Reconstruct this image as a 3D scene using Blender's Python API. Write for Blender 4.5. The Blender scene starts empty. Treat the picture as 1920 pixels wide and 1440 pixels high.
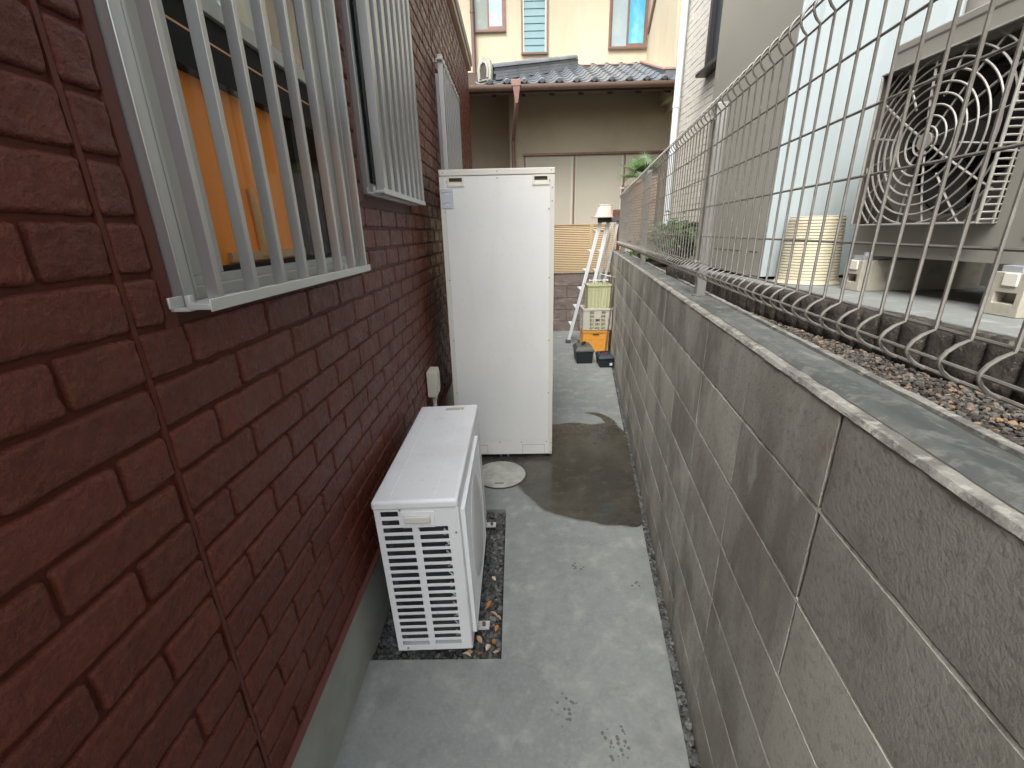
import bpy, bmesh, math, random
from mathutils import Vector, Matrix, noise
random.seed(7)
sc = bpy.context.scene
R = math.radians

# ------------------------------------------------------------------ camera, sky, sun, exposure
cam_d = bpy.data.cameras.new('camera')
cam = bpy.data.objects.new('camera', cam_d)
sc.collection.objects.link(cam)
cam_d.sensor_width = 36.0
cam_d.lens = 820 / 1920 * 36
cam_d.clip_start = 0.02
cam_d.clip_end = 500
AX = Vector((0.99976848, 0.00576568, -0.02073046))     # camera right, in world terms
AY = Vector((-0.01770502, -0.32708115, -0.94483038))   # camera down
AZ = Vector((-0.01222813, 0.94497867, -0.32690334))    # camera forward
m = Matrix.Identity(4)
for r in range(3):
    m[r][0] = AX[r]; m[r][1] = -AY[r]; m[r][2] = -AZ[r]
m[2][3] = 1.51
cam.matrix_world = m
sc.camera = cam

world = bpy.data.worlds.new('World'); sc.world = world
world.use_nodes = True
wn = world.node_tree; wn.nodes.clear()
sky = wn.nodes.new('ShaderNodeTexSky'); sky.sky_type = 'NISHITA'; sky.sun_disc = False
sky.sun_elevation = R(52); sky.sun_rotation = R(208)
sky.air_density = 1.6; sky.dust_density = 4.0; sky.ozone_density = 1.6
hs = wn.nodes.new('ShaderNodeHueSaturation'); hs.inputs['Saturation'].default_value = 0.42
bg = wn.nodes.new('ShaderNodeBackground'); bg.inputs['Strength'].default_value = 0.15
wo = wn.nodes.new('ShaderNodeOutputWorld')
wn.links.new(sky.outputs[0], hs.inputs['Color'])
wn.links.new(hs.outputs[0], bg.inputs['Color'])
wn.links.new(bg.outputs[0], wo.inputs['Surface'])

sun_d = bpy.data.lights.new('sun', 'SUN'); sun_d.energy = 1.5; sun_d.angle = R(38)
sun_d.color = (1.0, 0.97, 0.92)
sun = bpy.data.objects.new('sun', sun_d); sc.collection.objects.link(sun)
# light comes from behind and left of the camera, high up, through cloud
sun.rotation_euler = (R(90 - 52), 0, R(-28))

sc.view_settings.view_transform = 'Standard'
sc.view_settings.look = 'None'
sc.view_settings.gamma = 1.0
sc.view_settings.use_curve_mapping = False
sc.view_settings.exposure = 1.40
sc.cycles.max_bounces = 8
sc.cycles.diffuse_bounces = 5
sc.cycles.transparent_max_bounces = 12

# ------------------------------------------------------------------ helpers
COL = sc.collection
ORG = {}

def tag(o, label=None, cat=None, group=None, kind=None):
    if label: o['label'] = label
    if cat: o['category'] = cat
    if group: o['group'] = group
    if kind: o['kind'] = kind
    return o

def thing(name, label, cat, loc, group=None):
    o = bpy.data.objects.new(name, None); COL.objects.link(o)
    o.location = loc; o.empty_display_size = 0.1
    ORG[o.name] = Vector(loc)
    return tag(o, label, cat, group)

class MB:
    def __init__(s): s.v = []; s.f = []; s.m = []
    def add(s, v, f, mi=0):
        n = len(s.v); s.v += [tuple(p) for p in v]
        s.f += [tuple(i + n for i in q) for q in f]; s.m += [mi] * len(f); return s
    def box(s, x0, x1, y0, y1, z0, z1, mi=0):
        return s.add([(x, y, z) for x in (x0, x1) for y in (y0, y1) for z in (z0, z1)],
                     [(0, 1, 3, 2), (4, 6, 7, 5), (0, 4, 5, 1), (2, 3, 7, 6), (0, 2, 6, 4), (1, 5, 7, 3)], mi)
    def prism(s, poly, axis, a0, a1, mi=0):
        # polygon in the two other axes (cyclic order), pushed along axis
        def P(u, w, a): return {'x': (a, u, w), 'y': (u, a, w), 'z': (u, w, a)}[axis]
        n = len(poly)
        v = [P(u, w, a0) for u, w in poly] + [P(u, w, a1) for u, w in poly]
        f = [tuple(range(n)), tuple(range(2 * n - 1, n - 1, -1))]
        f += [(i, (i + 1) % n, n + (i + 1) % n, n + i) for i in range(n)]
        return s.add(v, f, mi)
    def tube(s, pts, r, n=6, mi=0, caps=True):
        pts = [Vector(p) for p in pts]; v = []; f = []
        up = None
        for i, p in enumerate(pts):
            d = (pts[min(i + 1, len(pts) - 1)] - pts[max(i - 1, 0)]).normalized()
            if up is None:
                up = Vector((0, 0, 1)) if abs(d.z) < 0.9 else Vector((1, 0, 0))
            a = d.cross(up).normalized(); b = a.cross(d).normalized(); up = b
            rr = r[i] if isinstance(r, (list, tuple)) else r
            for k in range(n):
                t = 2 * math.pi * k / n
                v.append(p + a * math.cos(t) * rr + b * math.sin(t) * rr)
        for i in range(len(pts) - 1):
            for k in range(n):
                k2 = (k + 1) % n
                f.append((i * n + k, i * n + k2, (i + 1) * n + k2, (i + 1) * n + k))
        if caps:
            f.append(tuple(range(n - 1, -1, -1))); f.append(tuple(range((len(pts) - 1) * n, len(pts) * n)))
        return s.add(v, f, mi)
    def lathe(s, prof, c, n=32, mi=0):
        v = []; f = []
        for r_, z in prof:
            for k in range(n):
                t = 2 * math.pi * k / n
                v.append((c[0] + r_ * math.cos(t), c[1] + r_ * math.sin(t), c[2] + z))
        for i in range(len(prof) - 1):
            for k in range(n):
                k2 = (k + 1) % n
                f.append((i * n + k, i * n + k2, (i + 1) * n + k2, (i + 1) * n + k))
        return s.add(v, f, mi)
    def cells(s, plane, pos, us, ws, hole, thick, mi=0):
        # slab of cells on the us x ws grid, leaving out those for which hole(u, w) is true; front at pos, back at pos+thick
        def P(u, w, a): return {'x': (a, u, w), 'y': (u, a, w), 'z': (u, w, a)}[plane]
        nu, nw = len(us), len(ws)
        keep = [[not hole((us[i] + us[i + 1]) / 2, (ws[j] + ws[j + 1]) / 2) for j in range(nw - 1)] for i in range(nu - 1)]
        v = [P(u, w, a) for a in (pos, pos + thick) for u in us for w in ws]
        N = nu * nw; I = lambda i, j, k: k * N + i * nw + j
        K = lambda i, j: 0 <= i < nu - 1 and 0 <= j < nw - 1 and keep[i][j]
        f = []
        for i in range(nu - 1):
            for j in range(nw - 1):
                if not keep[i][j]: continue
                f.append((I(i, j, 0), I(i + 1, j, 0), I(i + 1, j + 1, 0), I(i, j + 1, 0)))
                f.append((I(i, j, 1), I(i, j + 1, 1), I(i + 1, j + 1, 1), I(i + 1, j, 1)))
                if not K(i - 1, j): f.append((I(i, j, 0), I(i, j + 1, 0), I(i, j + 1, 1), I(i, j, 1)))
                if not K(i + 1, j): f.append((I(i + 1, j, 0), I(i + 1, j, 1), I(i + 1, j + 1, 1), I(i + 1, j + 1, 0)))
                if not K(i, j - 1): f.append((I(i, j, 0), I(i, j, 1), I(i + 1, j, 1), I(i + 1, j, 0)))
                if not K(i, j + 1): f.append((I(i, j + 1, 0), I(i + 1, j + 1, 0), I(i + 1, j + 1, 1), I(i, j + 1, 1)))
        return s.add(v, f, mi)
    def mesh(s, name, mats, org=Vector((0, 0, 0)), bevel=0, smooth=False, segs=2):
        me = bpy.data.meshes.new(name)
        me.from_pydata([(p[0] - org[0], p[1] - org[1], p[2] - org[2]) for p in s.v], [], s.f)
        if not isinstance(mats, (list, tuple)): mats = [mats]
        for q in mats: me.materials.append(q)
        if len(mats) > 1: me.polygons.foreach_set('material_index', s.m)
        bm = bmesh.new(); bm.from_mesh(me)
        loose = [v for v in bm.verts if not v.link_faces]
        if loose: bmesh.ops.delete(bm, geom=loose, context='VERTS')
        bmesh.ops.recalc_face_normals(bm, faces=bm.faces)
        if bevel:
            ed = [e for e in bm.edges if len(e.link_faces) == 2 and e.calc_face_angle(0) > 0.6]
            for fc_ in bm.faces: fc_.smooth = False
            rb_ = bmesh.ops.bevel(bm, geom=ed, offset=bevel, segments=segs, profile=0.5, affect='EDGES', clamp_overlap=True)
            for fc_ in rb_['faces']: fc_.smooth = True
        bm.to_mesh(me); bm.free()
        if smooth:
            me.polygons.foreach_set('use_smooth', [True] * len(me.polygons))
            me.set_sharp_from_angle(angle=R(38))
        me.update()
        return me
    def build(s, name, mats, parent=None, label=None, cat=None, group=None, kind=None, bevel=0, smooth=False, loc=None, segs=2):
        org = ORG[parent.name] if parent else Vector(loc or (0, 0, 0))
        o = bpy.data.objects.new(name, s.mesh(name, mats, org, bevel, smooth, segs))
        COL.objects.link(o)
        if parent: o.parent = parent
        else: o.location = org
        ORG[o.name] = org
        return tag(o, label, cat, group, kind)

def piece(me, name, parent, loc, scale=(1, 1, 1), rot=None):
    o = bpy.data.objects.new(name, me); COL.objects.link(o)
    o.parent = parent; o.location = Vector(loc) - ORG[parent.name]; o.scale = scale
    if rot is not None: o.rotation_euler = rot
    return o

def proj(p):
    d = Vector(p) - Vector((0, 0, 1.51)); z = d.dot(AZ)
    if z < 0.05: return None
    return (960 + 820 * d.dot(AX) / z, 720 + 820 * d.dot(AY) / z, z)

# ------------------------------------------------------------------ materials
def mat(name, base, rough=0.6, var=(), bump=(), metal=0.0, spec=0.5, rnd=0.0, coat=0.0, rvar=0.0, emis=None):
    """var: (scale, colour, amount, lo, hi, stretch) noise layers mixed over the base; bump: (scale, strength, distance)"""
    mt = bpy.data.materials.new(name); mt.use_nodes = True
    nt = mt.node_tree; N = nt.nodes; L = nt.links
    b = N['Principled BSDF']
    b.inputs['Roughness'].default_value = rough; b.inputs['Metallic'].default_value = metal
    b.inputs['Specular IOR Level'].default_value = spec
    if coat: b.inputs['Coat Weight'].default_value = coat; b.inputs['Coat Roughness'].default_value = 0.15
    geo = N.new('ShaderNodeNewGeometry')
    rgb = N.new('ShaderNodeRGB'); rgb.outputs[0].default_value = (*base, 1); cur = rgb.outputs[0]
    def noisetex(scale, stretch=(1, 1, 1), detail=6, rough_=0.62):
        mp = N.new('ShaderNodeMapping'); mp.inputs['Scale'].default_value = stretch
        L.new(geo.outputs['Position'], mp.inputs['Vector'])
        t = N.new('ShaderNodeTexNoise'); t.inputs['Scale'].default_value = scale
        t.inputs['Detail'].default_value = detail; t.inputs['Roughness'].default_value = rough_
        L.new(mp.outputs[0], t.inputs['Vector']); return t.outputs['Fac']
    for lay in var:
        scale, c, amt, lo, hi = lay[:5]; st = lay[5] if len(lay) > 5 else (1, 1, 1)
        fac = noisetex(scale, st)
        mr = N.new('ShaderNodeMapRange'); mr.inputs['From Min'].default_value = lo; mr.inputs['From Max'].default_value = hi
        mr.inputs['To Max'].default_value = amt; mr.interpolation_type = 'SMOOTHSTEP'
        L.new(fac, mr.inputs['Value'])
        mx = N.new('ShaderNodeMix'); mx.data_type = 'RGBA'
        L.new(mr.outputs[0], mx.inputs['Factor']); L.new(cur, mx.inputs['A']); mx.inputs['B'].default_value = (*c, 1)
        cur = mx.outputs['Result']
    if rnd:
        oi = N.new('ShaderNodeObjectInfo')
        mr = N.new('ShaderNodeMapRange'); mr.inputs['To Min'].default_value = 1 - rnd; mr.inputs['To Max'].default_value = 1 + rnd
        L.new(oi.outputs['Random'], mr.inputs['Value'])
        vm = N.new('ShaderNodeVectorMath'); vm.operation = 'SCALE'
        L.new(cur, vm.inputs[0]); L.new(mr.outputs[0], vm.inputs['Scale']); cur = vm.outputs[0]
    L.new(cur, b.inputs['Base Color'])
    if rvar:
        f = noisetex(9)
        mr = N.new('ShaderNodeMapRange'); mr.inputs['From Min'].default_value = 0.35; mr.inputs['From Max'].default_value = 0.65
        mr.inputs['To Min'].default_value = rough - rvar; mr.inputs['To Max'].default_value = rough + rvar
        L.new(f, mr.inputs['Value']); L.new(mr.outputs[0], b.inputs['Roughness'])
    prev = None
    for bp in bump:
        scale, stg, dist = bp[:3]; st = bp[3] if len(bp) > 3 else (1, 1, 1)
        f = noisetex(scale, st, 8, 0.65)
        bn = N.new('ShaderNodeBump'); bn.inputs['Strength'].default_value = stg; bn.inputs['Distance'].default_value = dist
        L.new(f, bn.inputs['Height'])
        if prev: L.new(prev, bn.inputs['Normal'])
        prev = bn.outputs[0]
    if prev: L.new(prev, b.inputs['Normal'])
    if emis:
        b.inputs['Emission Color'].default_value = (*emis[0], 1); b.inputs['Emission Strength'].default_value = emis[1]
    mt['out'] = 1
    return mt

def glass(name, tint=(0.9, 0.95, 0.95), rough=0.02, refl=1.0):
    mt = bpy.data.materials.new(name); mt.use_nodes = True
    nt = mt.node_tree; N = nt.nodes; L = nt.links; N.clear()
    o = N.new('ShaderNodeOutputMaterial'); tr = N.new('ShaderNodeBsdfTransparent'); tr.inputs[0].default_value = (*tint, 1)
    gl = N.new('ShaderNodeBsdfGlossy'); gl.inputs['Roughness'].default_value = rough
    fr = N.new('ShaderNodeFresnel'); fr.inputs['IOR'].default_value = 1.5
    mu = N.new('ShaderNodeMath'); mu.operation = 'MULTIPLY'; mu.inputs[1].default_value = refl; mu.use_clamp = True
    mx = N.new('ShaderNodeMixShader'); gb = N.new('ShaderNodeNewGeometry'); iv = N.new('ShaderNodeMath'); iv.operation = 'MULTIPLY_ADD'; iv.inputs[1].default_value = -refl; iv.inputs[2].default_value = refl
    L.new(gb.outputs['Backfacing'], iv.inputs[0]); L.new(iv.outputs[0], mu.inputs[1])
    L.new(fr.outputs[0], mu.inputs[0]); L.new(mu.outputs[0], mx.inputs[0])
    L.new(tr.outputs[0], mx.inputs[1]); L.new(gl.outputs[0], mx.inputs[2]); L.new(mx.outputs[0], o.inputs['Surface'])
    return mt

M = {}
M['brick'] = mat('painted_brick', (0.104, 0.0235, 0.0135), 0.32, spec=0.30, var=[(1.3, (0.105, 0.026, 0.016), 0.8, 0.38, 0.66), (7, (0.085, 0.020, 0.013), 0.5, 0.4, 0.68), (55, (0.155, 0.044, 0.030), 0.45, 0.5, 0.7), (3.1, (0.14, 0.048, 0.037), 0.35, 0.56, 0.74, (1, 2.2, 0.5))],
                 bump=[(30, 0.35, 0.008), (110, 0.8, 0.005), (260, 0.7, 0.0025)], rnd=0.11, rvar=0.12)
M['mortar'] = mat('painted_mortar', (0.080, 0.019, 0.012), 0.5, spec=0.2, var=[(9, (0.06, 0.015, 0.010), 0.6, 0.4, 0.65)], bump=[(60, 0.4, 0.003)])
M['caulk'] = mat('painted_caulk', (0.088, 0.022, 0.014), 0.42, spec=0.3, var=[(22, (0.09, 0.022, 0.015), 0.5, 0.45, 0.7)], bump=[(14, 0.4, 0.004)])
M['dripedge'] = mat('drip_edge_metal', (0.12, 0.042, 0.034), 0.45, bump=[(40, 0.1, 0.001)])
M['plaster_grey'] = mat('foundation_render', (0.34, 0.355, 0.33), 0.8, var=[(5, (0.28, 0.28, 0.25), 0.7, 0.42, 0.68), (2.2, (0.30, 0.27, 0.21), 0.45, 0.5, 0.7, (1, 1, 4))], bump=[(90, 0.15, 0.001)])
M['alu'] = mat('satin_aluminium', (0.50, 0.51, 0.51), 0.36, metal=0.8, var=[(30, (0.5, 0.5, 0.49), 0.4, 0.4, 0.7, (1, 1, 0.1))], bump=[(300, 0.05, 0.0004)])
M['alu_dull'] = mat('dull_aluminium', (0.42, 0.43, 0.42), 0.48, metal=0.55)
M['alu_pale'] = mat('pale_anodised', (0.55, 0.56, 0.55), 0.42, metal=0.4)
M['black'] = mat('black_rubber', (0.010, 0.010, 0.011), 0.6, spec=0.15)
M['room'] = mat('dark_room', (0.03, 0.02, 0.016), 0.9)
M['navy'] = mat('dark_blind', (0.012, 0.02, 0.028), 0.35)
M['orange'] = mat('orange_board', (0.98, 0.31, 0.045), 0.7, var=[(3, (0.92, 0.27, 0.04), 0.5, 0.4, 0.7)])
M['cream_curtain'] = mat('cream_curtain', (0.74, 0.72, 0.58), 0.85, var=[(4, (0.55, 0.52, 0.40), 0.6, 0.45, 0.65, (1, 6, 0.2))])  # pale strips imitate a bright facade mirrored in the glass
M['wood_pale'] = mat('pale_handle', (0.55, 0.33, 0.15), 0.5)
M['glass'] = glass('window_glass', (0.92, 0.94, 0.93), 0.01, 0.35)
M['glass_up'] = glass('upper_window_glass', (0.85, 0.88, 0.88), 0.02, 1.6)
M['white_metal'] = mat('white_painted_steel', (0.78, 0.795, 0.81), 0.36, var=[(3.5, (0.66, 0.67, 0.67), 0.5, 0.45, 0.7), (40, (0.62, 0.62, 0.60), 0.16, 0.55, 0.7), (9, (0.58, 0.575, 0.55), 0.4, 0.56, 0.74, (2.2, 2.2, 0.3))], bump=[(220, 0.05, 0.0006)])
M['cream_metal'] = mat('ivory_painted_steel', (0.76, 0.765, 0.75), 0.4, var=[(2.2, (0.66, 0.65, 0.61), 0.55, 0.42, 0.7, (1, 1, 0.5)), (4, (0.62, 0.605, 0.555), 0.3, 0.5, 0.75, (2, 2, 0.3)), (1.1, (0.70, 0.72, 0.73), 0.6, 0.45, 0.6, (.3, .3, 1.2)), (30, (0.60, 0.585, 0.53), 0.2, 0.55, 0.72)], bump=[(14, 0.05, 0.0015), (260, 0.05, 0.0006)], rvar=0.07)
M['cream_trim'] = mat('ivory_edge_trim', (0.66, 0.65, 0.60), 0.42)
M['screw'] = mat('steel_screw', (0.33, 0.32, 0.30), 0.4, metal=0.8)
M['rust'] = mat('rusty_bolt', (0.16, 0.06, 0.03), 0.8, var=[(80, (0.28, 0.12, 0.05), 0.7, 0.45, 0.6)])
M['galv'] = mat('galvanised_plate', (0.52, 0.55, 0.60), 0.42, metal=0.5)
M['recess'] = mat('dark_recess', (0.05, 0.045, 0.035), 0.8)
M['recess_cup'] = mat('handle_cup', (0.50, 0.48, 0.40), 0.55)
M['seam'] = mat('seam_line', (0.35, 0.30, 0.27), 0.7)
M['fins'] = mat('coil_fins', (0.17, 0.175, 0.185), 0.55, metal=0.4, var=[(4, (0.06, 0.06, 0.065), 0.8, 0.4, 0.6), (120, (0.2, 0.2, 0.2), 0.4, 0.55, 0.7, (1, 1, 0.05))])
M['sticker'] = mat('paper_sticker', (0.50, 0.48, 0.40), 0.6, var=[(160, (0.30, 0.29, 0.25), 0.6, 0.5, 0.6)])
M['galv_foot'] = mat('foot_bracket_metal', (0.6, 0.61, 0.62), 0.4, metal=0.4)
M['box_beige'] = mat('beige_plastic', (0.60, 0.58, 0.50), 0.5)
M['ac_grey'] = mat('warm_grey_steel', (0.255, 0.248, 0.222), 0.42, var=[(5, (0.30, 0.29, 0.25), 0.5, 0.45, 0.7)])
M['bell'] = mat('dusty_dark_surround', (0.065, 0.058, 0.048), 0.7)  # dark base colour carries the shade inside the fan grille
M['grille_grey'] = mat('weathered_grille', (0.30, 0.295, 0.27), 0.45, var=[(30, (0.19, 0.185, 0.165), 0.5, 0.45, 0.65)])
M['fan_dark'] = mat('fan_blade_dark', (0.045, 0.043, 0.04), 0.5)
M['stand'] = mat('concrete_plastic_stand', (0.42, 0.395, 0.33), 0.75, var=[(18, (0.28, 0.26, 0.21), 0.6, 0.45, 0.65)], bump=[(120, 0.15, 0.001)])
M['blue_white'] = mat('cool_white_steel', (0.41, 0.475, 0.495), 0.28, var=[(2, (0.36, 0.42, 0.44), 0.6, 0.42, 0.62, (3, 3, .4)), (2, (0.38, 0.44, 0.455), 0.5, 0.45, 0.7)])  # cabinet front and lid: brighter bluish light put into the colour
M['grey_steel'] = mat('grey_cabinet_steel', (0.335, 0.33, 0.295), 0.3, var=[(2, (0.30, 0.295, 0.265), 0.5, 0.45, 0.7)], bump=[(3, 0.05, 0.003)])  # same cabinet's side facing the alley: its shade put into the colour
M['tub_cream'] = mat('cream_ribbed_plastic', (0.56, 0.52, 0.39), 0.5, var=[(10, (0.47, 0.43, 0.31), 0.5, 0.4, 0.7)])
M['wire'] = mat('fence_wire_coating', (0.18, 0.17, 0.15), 0.4, var=[(40, (0.27, 0.26, 0.235), 0.6, 0.45, 0.65)])
M['post'] = mat('fence_post_coating', (0.30, 0.295, 0.28), 0.42, metal=0.25)
M['earth'] = mat('brown_earth', (0.10, 0.072, 0.052), 0.95, var=[(14, (0.055, 0.042, 0.03), 0.8, 0.4, 0.6)], bump=[(60, 0.8, 0.02)])
M['pit_floor'] = mat('pit_soil', (0.035, 0.036, 0.034), 0.9, bump=[(80, 0.5, 0.01)])
M['cream_wall'] = mat('cream_stucco', (0.57, 0.515, 0.385), 0.85, var=[(2.5, (0.46, 0.41, 0.30), 0.5, 0.52, 0.72, (1, 1, .35)), (1.6, (0.55, 0.48, 0.34), 0.6, 0.42, 0.66), (0.9, (0.66, 0.60, 0.46), 0.6, 0.45, 0.65, (1, 1, 0.3))], bump=[(150, 0.25, 0.002)])
M['tan_wall'] = mat('tan_stucco', (0.54, 0.47, 0.355), 0.88, var=[(1.3, (0.42, 0.36, 0.26), 0.6, 0.42, 0.66), (60, (0.32, 0.27, 0.195), 0.25, 0.5, 0.65)], bump=[(140, 0.35, 0.002)])
M['brown_trim'] = mat('brown_metal_trim', (0.14, 0.09, 0.075), 0.45)
M['brown_light'] = mat('copper_brown_pipe', (0.25, 0.145, 0.118), 0.42, metal=0.2, var=[(12, (0.18, 0.105, 0.088), 0.6, 0.4, 0.7)])
M['copper'] = mat('pink_copper_flashing', (0.56, 0.34, 0.28), 0.4, metal=0.2)
M['rafter'] = mat('dark_rafter_wood', (0.05, 0.032, 0.022), 0.8)
M['panel_beige'] = mat('beige_shutter_panel', (0.50, 0.47, 0.385), 0.6, var=[(2, (0.45, 0.425, 0.35), 0.5, 0.42, 0.68), (80, (0.44, 0.41, 0.34), 0.3, 0.5, 0.6)])
M['roof_tile'] = mat('glazed_grey_tile', (0.16, 0.178, 0.20), 0.3, var=[(3, (0.22, 0.235, 0.255), 0.5, 0.5, 0.72), (2.2, (0.11, 0.12, 0.135), 0.5, 0.45, 0.65)], rnd=0.12)
M['ridge_end'] = mat('pale_ridge_end_tile', (0.33, 0.33, 0.28), 0.55, var=[(12, (0.24, 0.24, 0.21), 0.6, 0.4, 0.65)])
M['pane_cyan'] = mat('cyan_film_pane', (0.08, 0.44, 0.66), 0.12, var=[(4, (0.30, 0.62, 0.78), 0.7, 0.45, 0.7, (1, 1, 0.5))])
M['pane_pale'] = mat('pale_frosted_pane', (0.36, 0.46, 0.49), 0.25, var=[(3, (0.44, 0.53, 0.55), 0.6, 0.42, 0.65)])
M['pane_blue'] = mat('blue_white_pane', (0.42, 0.54, 0.64), 0.12, var=[(5, (0.62, 0.70, 0.74), 0.7, 0.5, 0.62, (1, 1, 0.6))])
M['pane_grey'] = mat('grey_green_pane', (0.27, 0.31, 0.28), 0.2, var=[(5, (0.42, 0.46, 0.40), 0.7, 0.52, 0.66)])
M['louver'] = mat('teal_glass_louvre', (0.19, 0.33, 0.36), 0.2, var=[(3, (0.24, 0.38, 0.41), 0.5, 0.42, 0.65)])
M['white_frame'] = mat('cream_white_frame', (0.72, 0.70, 0.62), 0.5)
M['tan_slat'] = mat('tan_slat_coating', (0.46, 0.345, 0.19), 0.5, var=[(20, (0.40, 0.28, 0.15), 0.4, 0.45, 0.7)])
M['purple_block'] = mat('weathered_mauve_block', (0.185, 0.15, 0.135), 0.9, var=[(5, (0.30, 0.26, 0.24), 0.75, 0.5, 0.66, (1, 1, 3)), (9, (0.11, 0.09, 0.08), 0.7, 0.5, 0.66, (1, 1, 3))], bump=[(50, 0.4, 0.004)], rnd=0.1)
M['facade_tile'] = mat('pale_mosaic_tile', (0.58, 0.555, 0.49), 0.55, var=[(2.5, (0.46, 0.43, 0.375), 0.6, 0.45, 0.66, (1, 1, 0.5)), (35, (0.52, 0.495, 0.44), 0.5, 0.48, 0.6)])
M['grout'] = mat('grey_grout', (0.20, 0.185, 0.165), 0.9)
M['pipe_white'] = mat('blue_white_pipe', (0.60, 0.66, 0.67), 0.35)
M['dark_frame'] = mat('bronze_black_frame', (0.02, 0.019, 0.018), 0.4)
M['siding'] = mat('grey_siding', (0.30, 0.29, 0.26), 0.7, bump=[(30, 0.1, 0.002)])
M['ladder'] = mat('ladder_aluminium', (0.70, 0.73, 0.76), 0.45, metal=0.1)
M['foot_rubber'] = mat('grey_rubber_foot', (0.07, 0.08, 0.09), 0.7)
M['pink'] = mat('pale_pink_plastic', (0.50, 0.39, 0.335), 0.45)
M['olive'] = mat('pale_olive_plastic', (0.43, 0.44, 0.26), 0.45, var=[(12, (0.52, 0.53, 0.35), 0.6, 0.45, 0.65, (4, 1, 0.3))])
M['crate_white'] = mat('grey_white_crate', (0.50, 0.49, 0.43), 0.5)
M['crate_yellow'] = mat('yellow_crate', (0.72, 0.33, 0.05), 0.5)
M['tool_black'] = mat('black_toolbox_plastic', (0.012, 0.017, 0.021), 0.45)
M['tool_grey'] = mat('grey_toolbox_lid', (0.085, 0.09, 0.08), 0.5)
M['tool_navy'] = mat('navy_toolbox_lid', (0.03, 0.045, 0.06), 0.45)
M['red'] = mat('red_latch', (0.25, 0.02, 0.02), 0.5)
M['brass'] = mat('brass_clasp', (0.6, 0.45, 0.2), 0.35, metal=0.8)
M['white_label'] = mat('white_label', (0.7, 0.7, 0.68), 0.6)
M['wood_post'] = mat('weathered_brown_post', (0.10, 0.08, 0.062), 0.8, var=[(14, (0.16, 0.13, 0.10), 0.6, 0.45, 0.65, (1, 1, 0.2))], bump=[(40, 0.3, 0.003, (1, 1, 0.1))])
M['post_dark'] = mat('grey_painted_post', (0.20, 0.195, 0.18), 0.6)
M['rust_box'] = mat('rust_brown_box', (0.13, 0.06, 0.045), 0.75, var=[(25, (0.07, 0.03, 0.025), 0.7, 0.45, 0.6)])
M['leaf'] = mat('shrub_leaf', (0.055, 0.115, 0.03), 0.5, var=[(30, (0.10, 0.17, 0.05), 0.7, 0.45, 0.6)])
M['palm'] = mat('palm_leaf', (0.07, 0.14, 0.04), 0.45, var=[(16, (0.12, 0.20, 0.07), 0.7, 0.45, 0.6)])
M['stem'] = mat('brown_stem', (0.09, 0.06, 0.04), 0.9)
M['dead1'] = mat('tan_dead_leaf', (0.42, 0.29, 0.17), 0.7)
M['dead2'] = mat('orange_dead_leaf', (0.38, 0.17, 0.05), 0.7)
M['dead3'] = mat('pale_dead_leaf', (0.52, 0.43, 0.32), 0.7)
G = [mat('gravel_%d' % i, c, 0.75, var=[(60, tuple(min(1, q * 1.7) for q in c), 0.5, 0.5, 0.66)]) for i, c in enumerate(
    [(0.055, 0.058, 0.058), (0.085, 0.088, 0.088), (0.12, 0.125, 0.12), (0.035, 0.036, 0.036), (0.17, 0.17, 0.16), (0.10, 0.085, 0.07)])]
GB = [mat('bed_stone_%d' % i, c, 0.85) for i, c in enumerate(
    [(0.05, 0.045, 0.038), (0.09, 0.085, 0.075), (0.17, 0.12, 0.075), (0.26, 0.17, 0.10), (0.13, 0.12, 0.11), (0.035, 0.03, 0.026)])]

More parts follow.
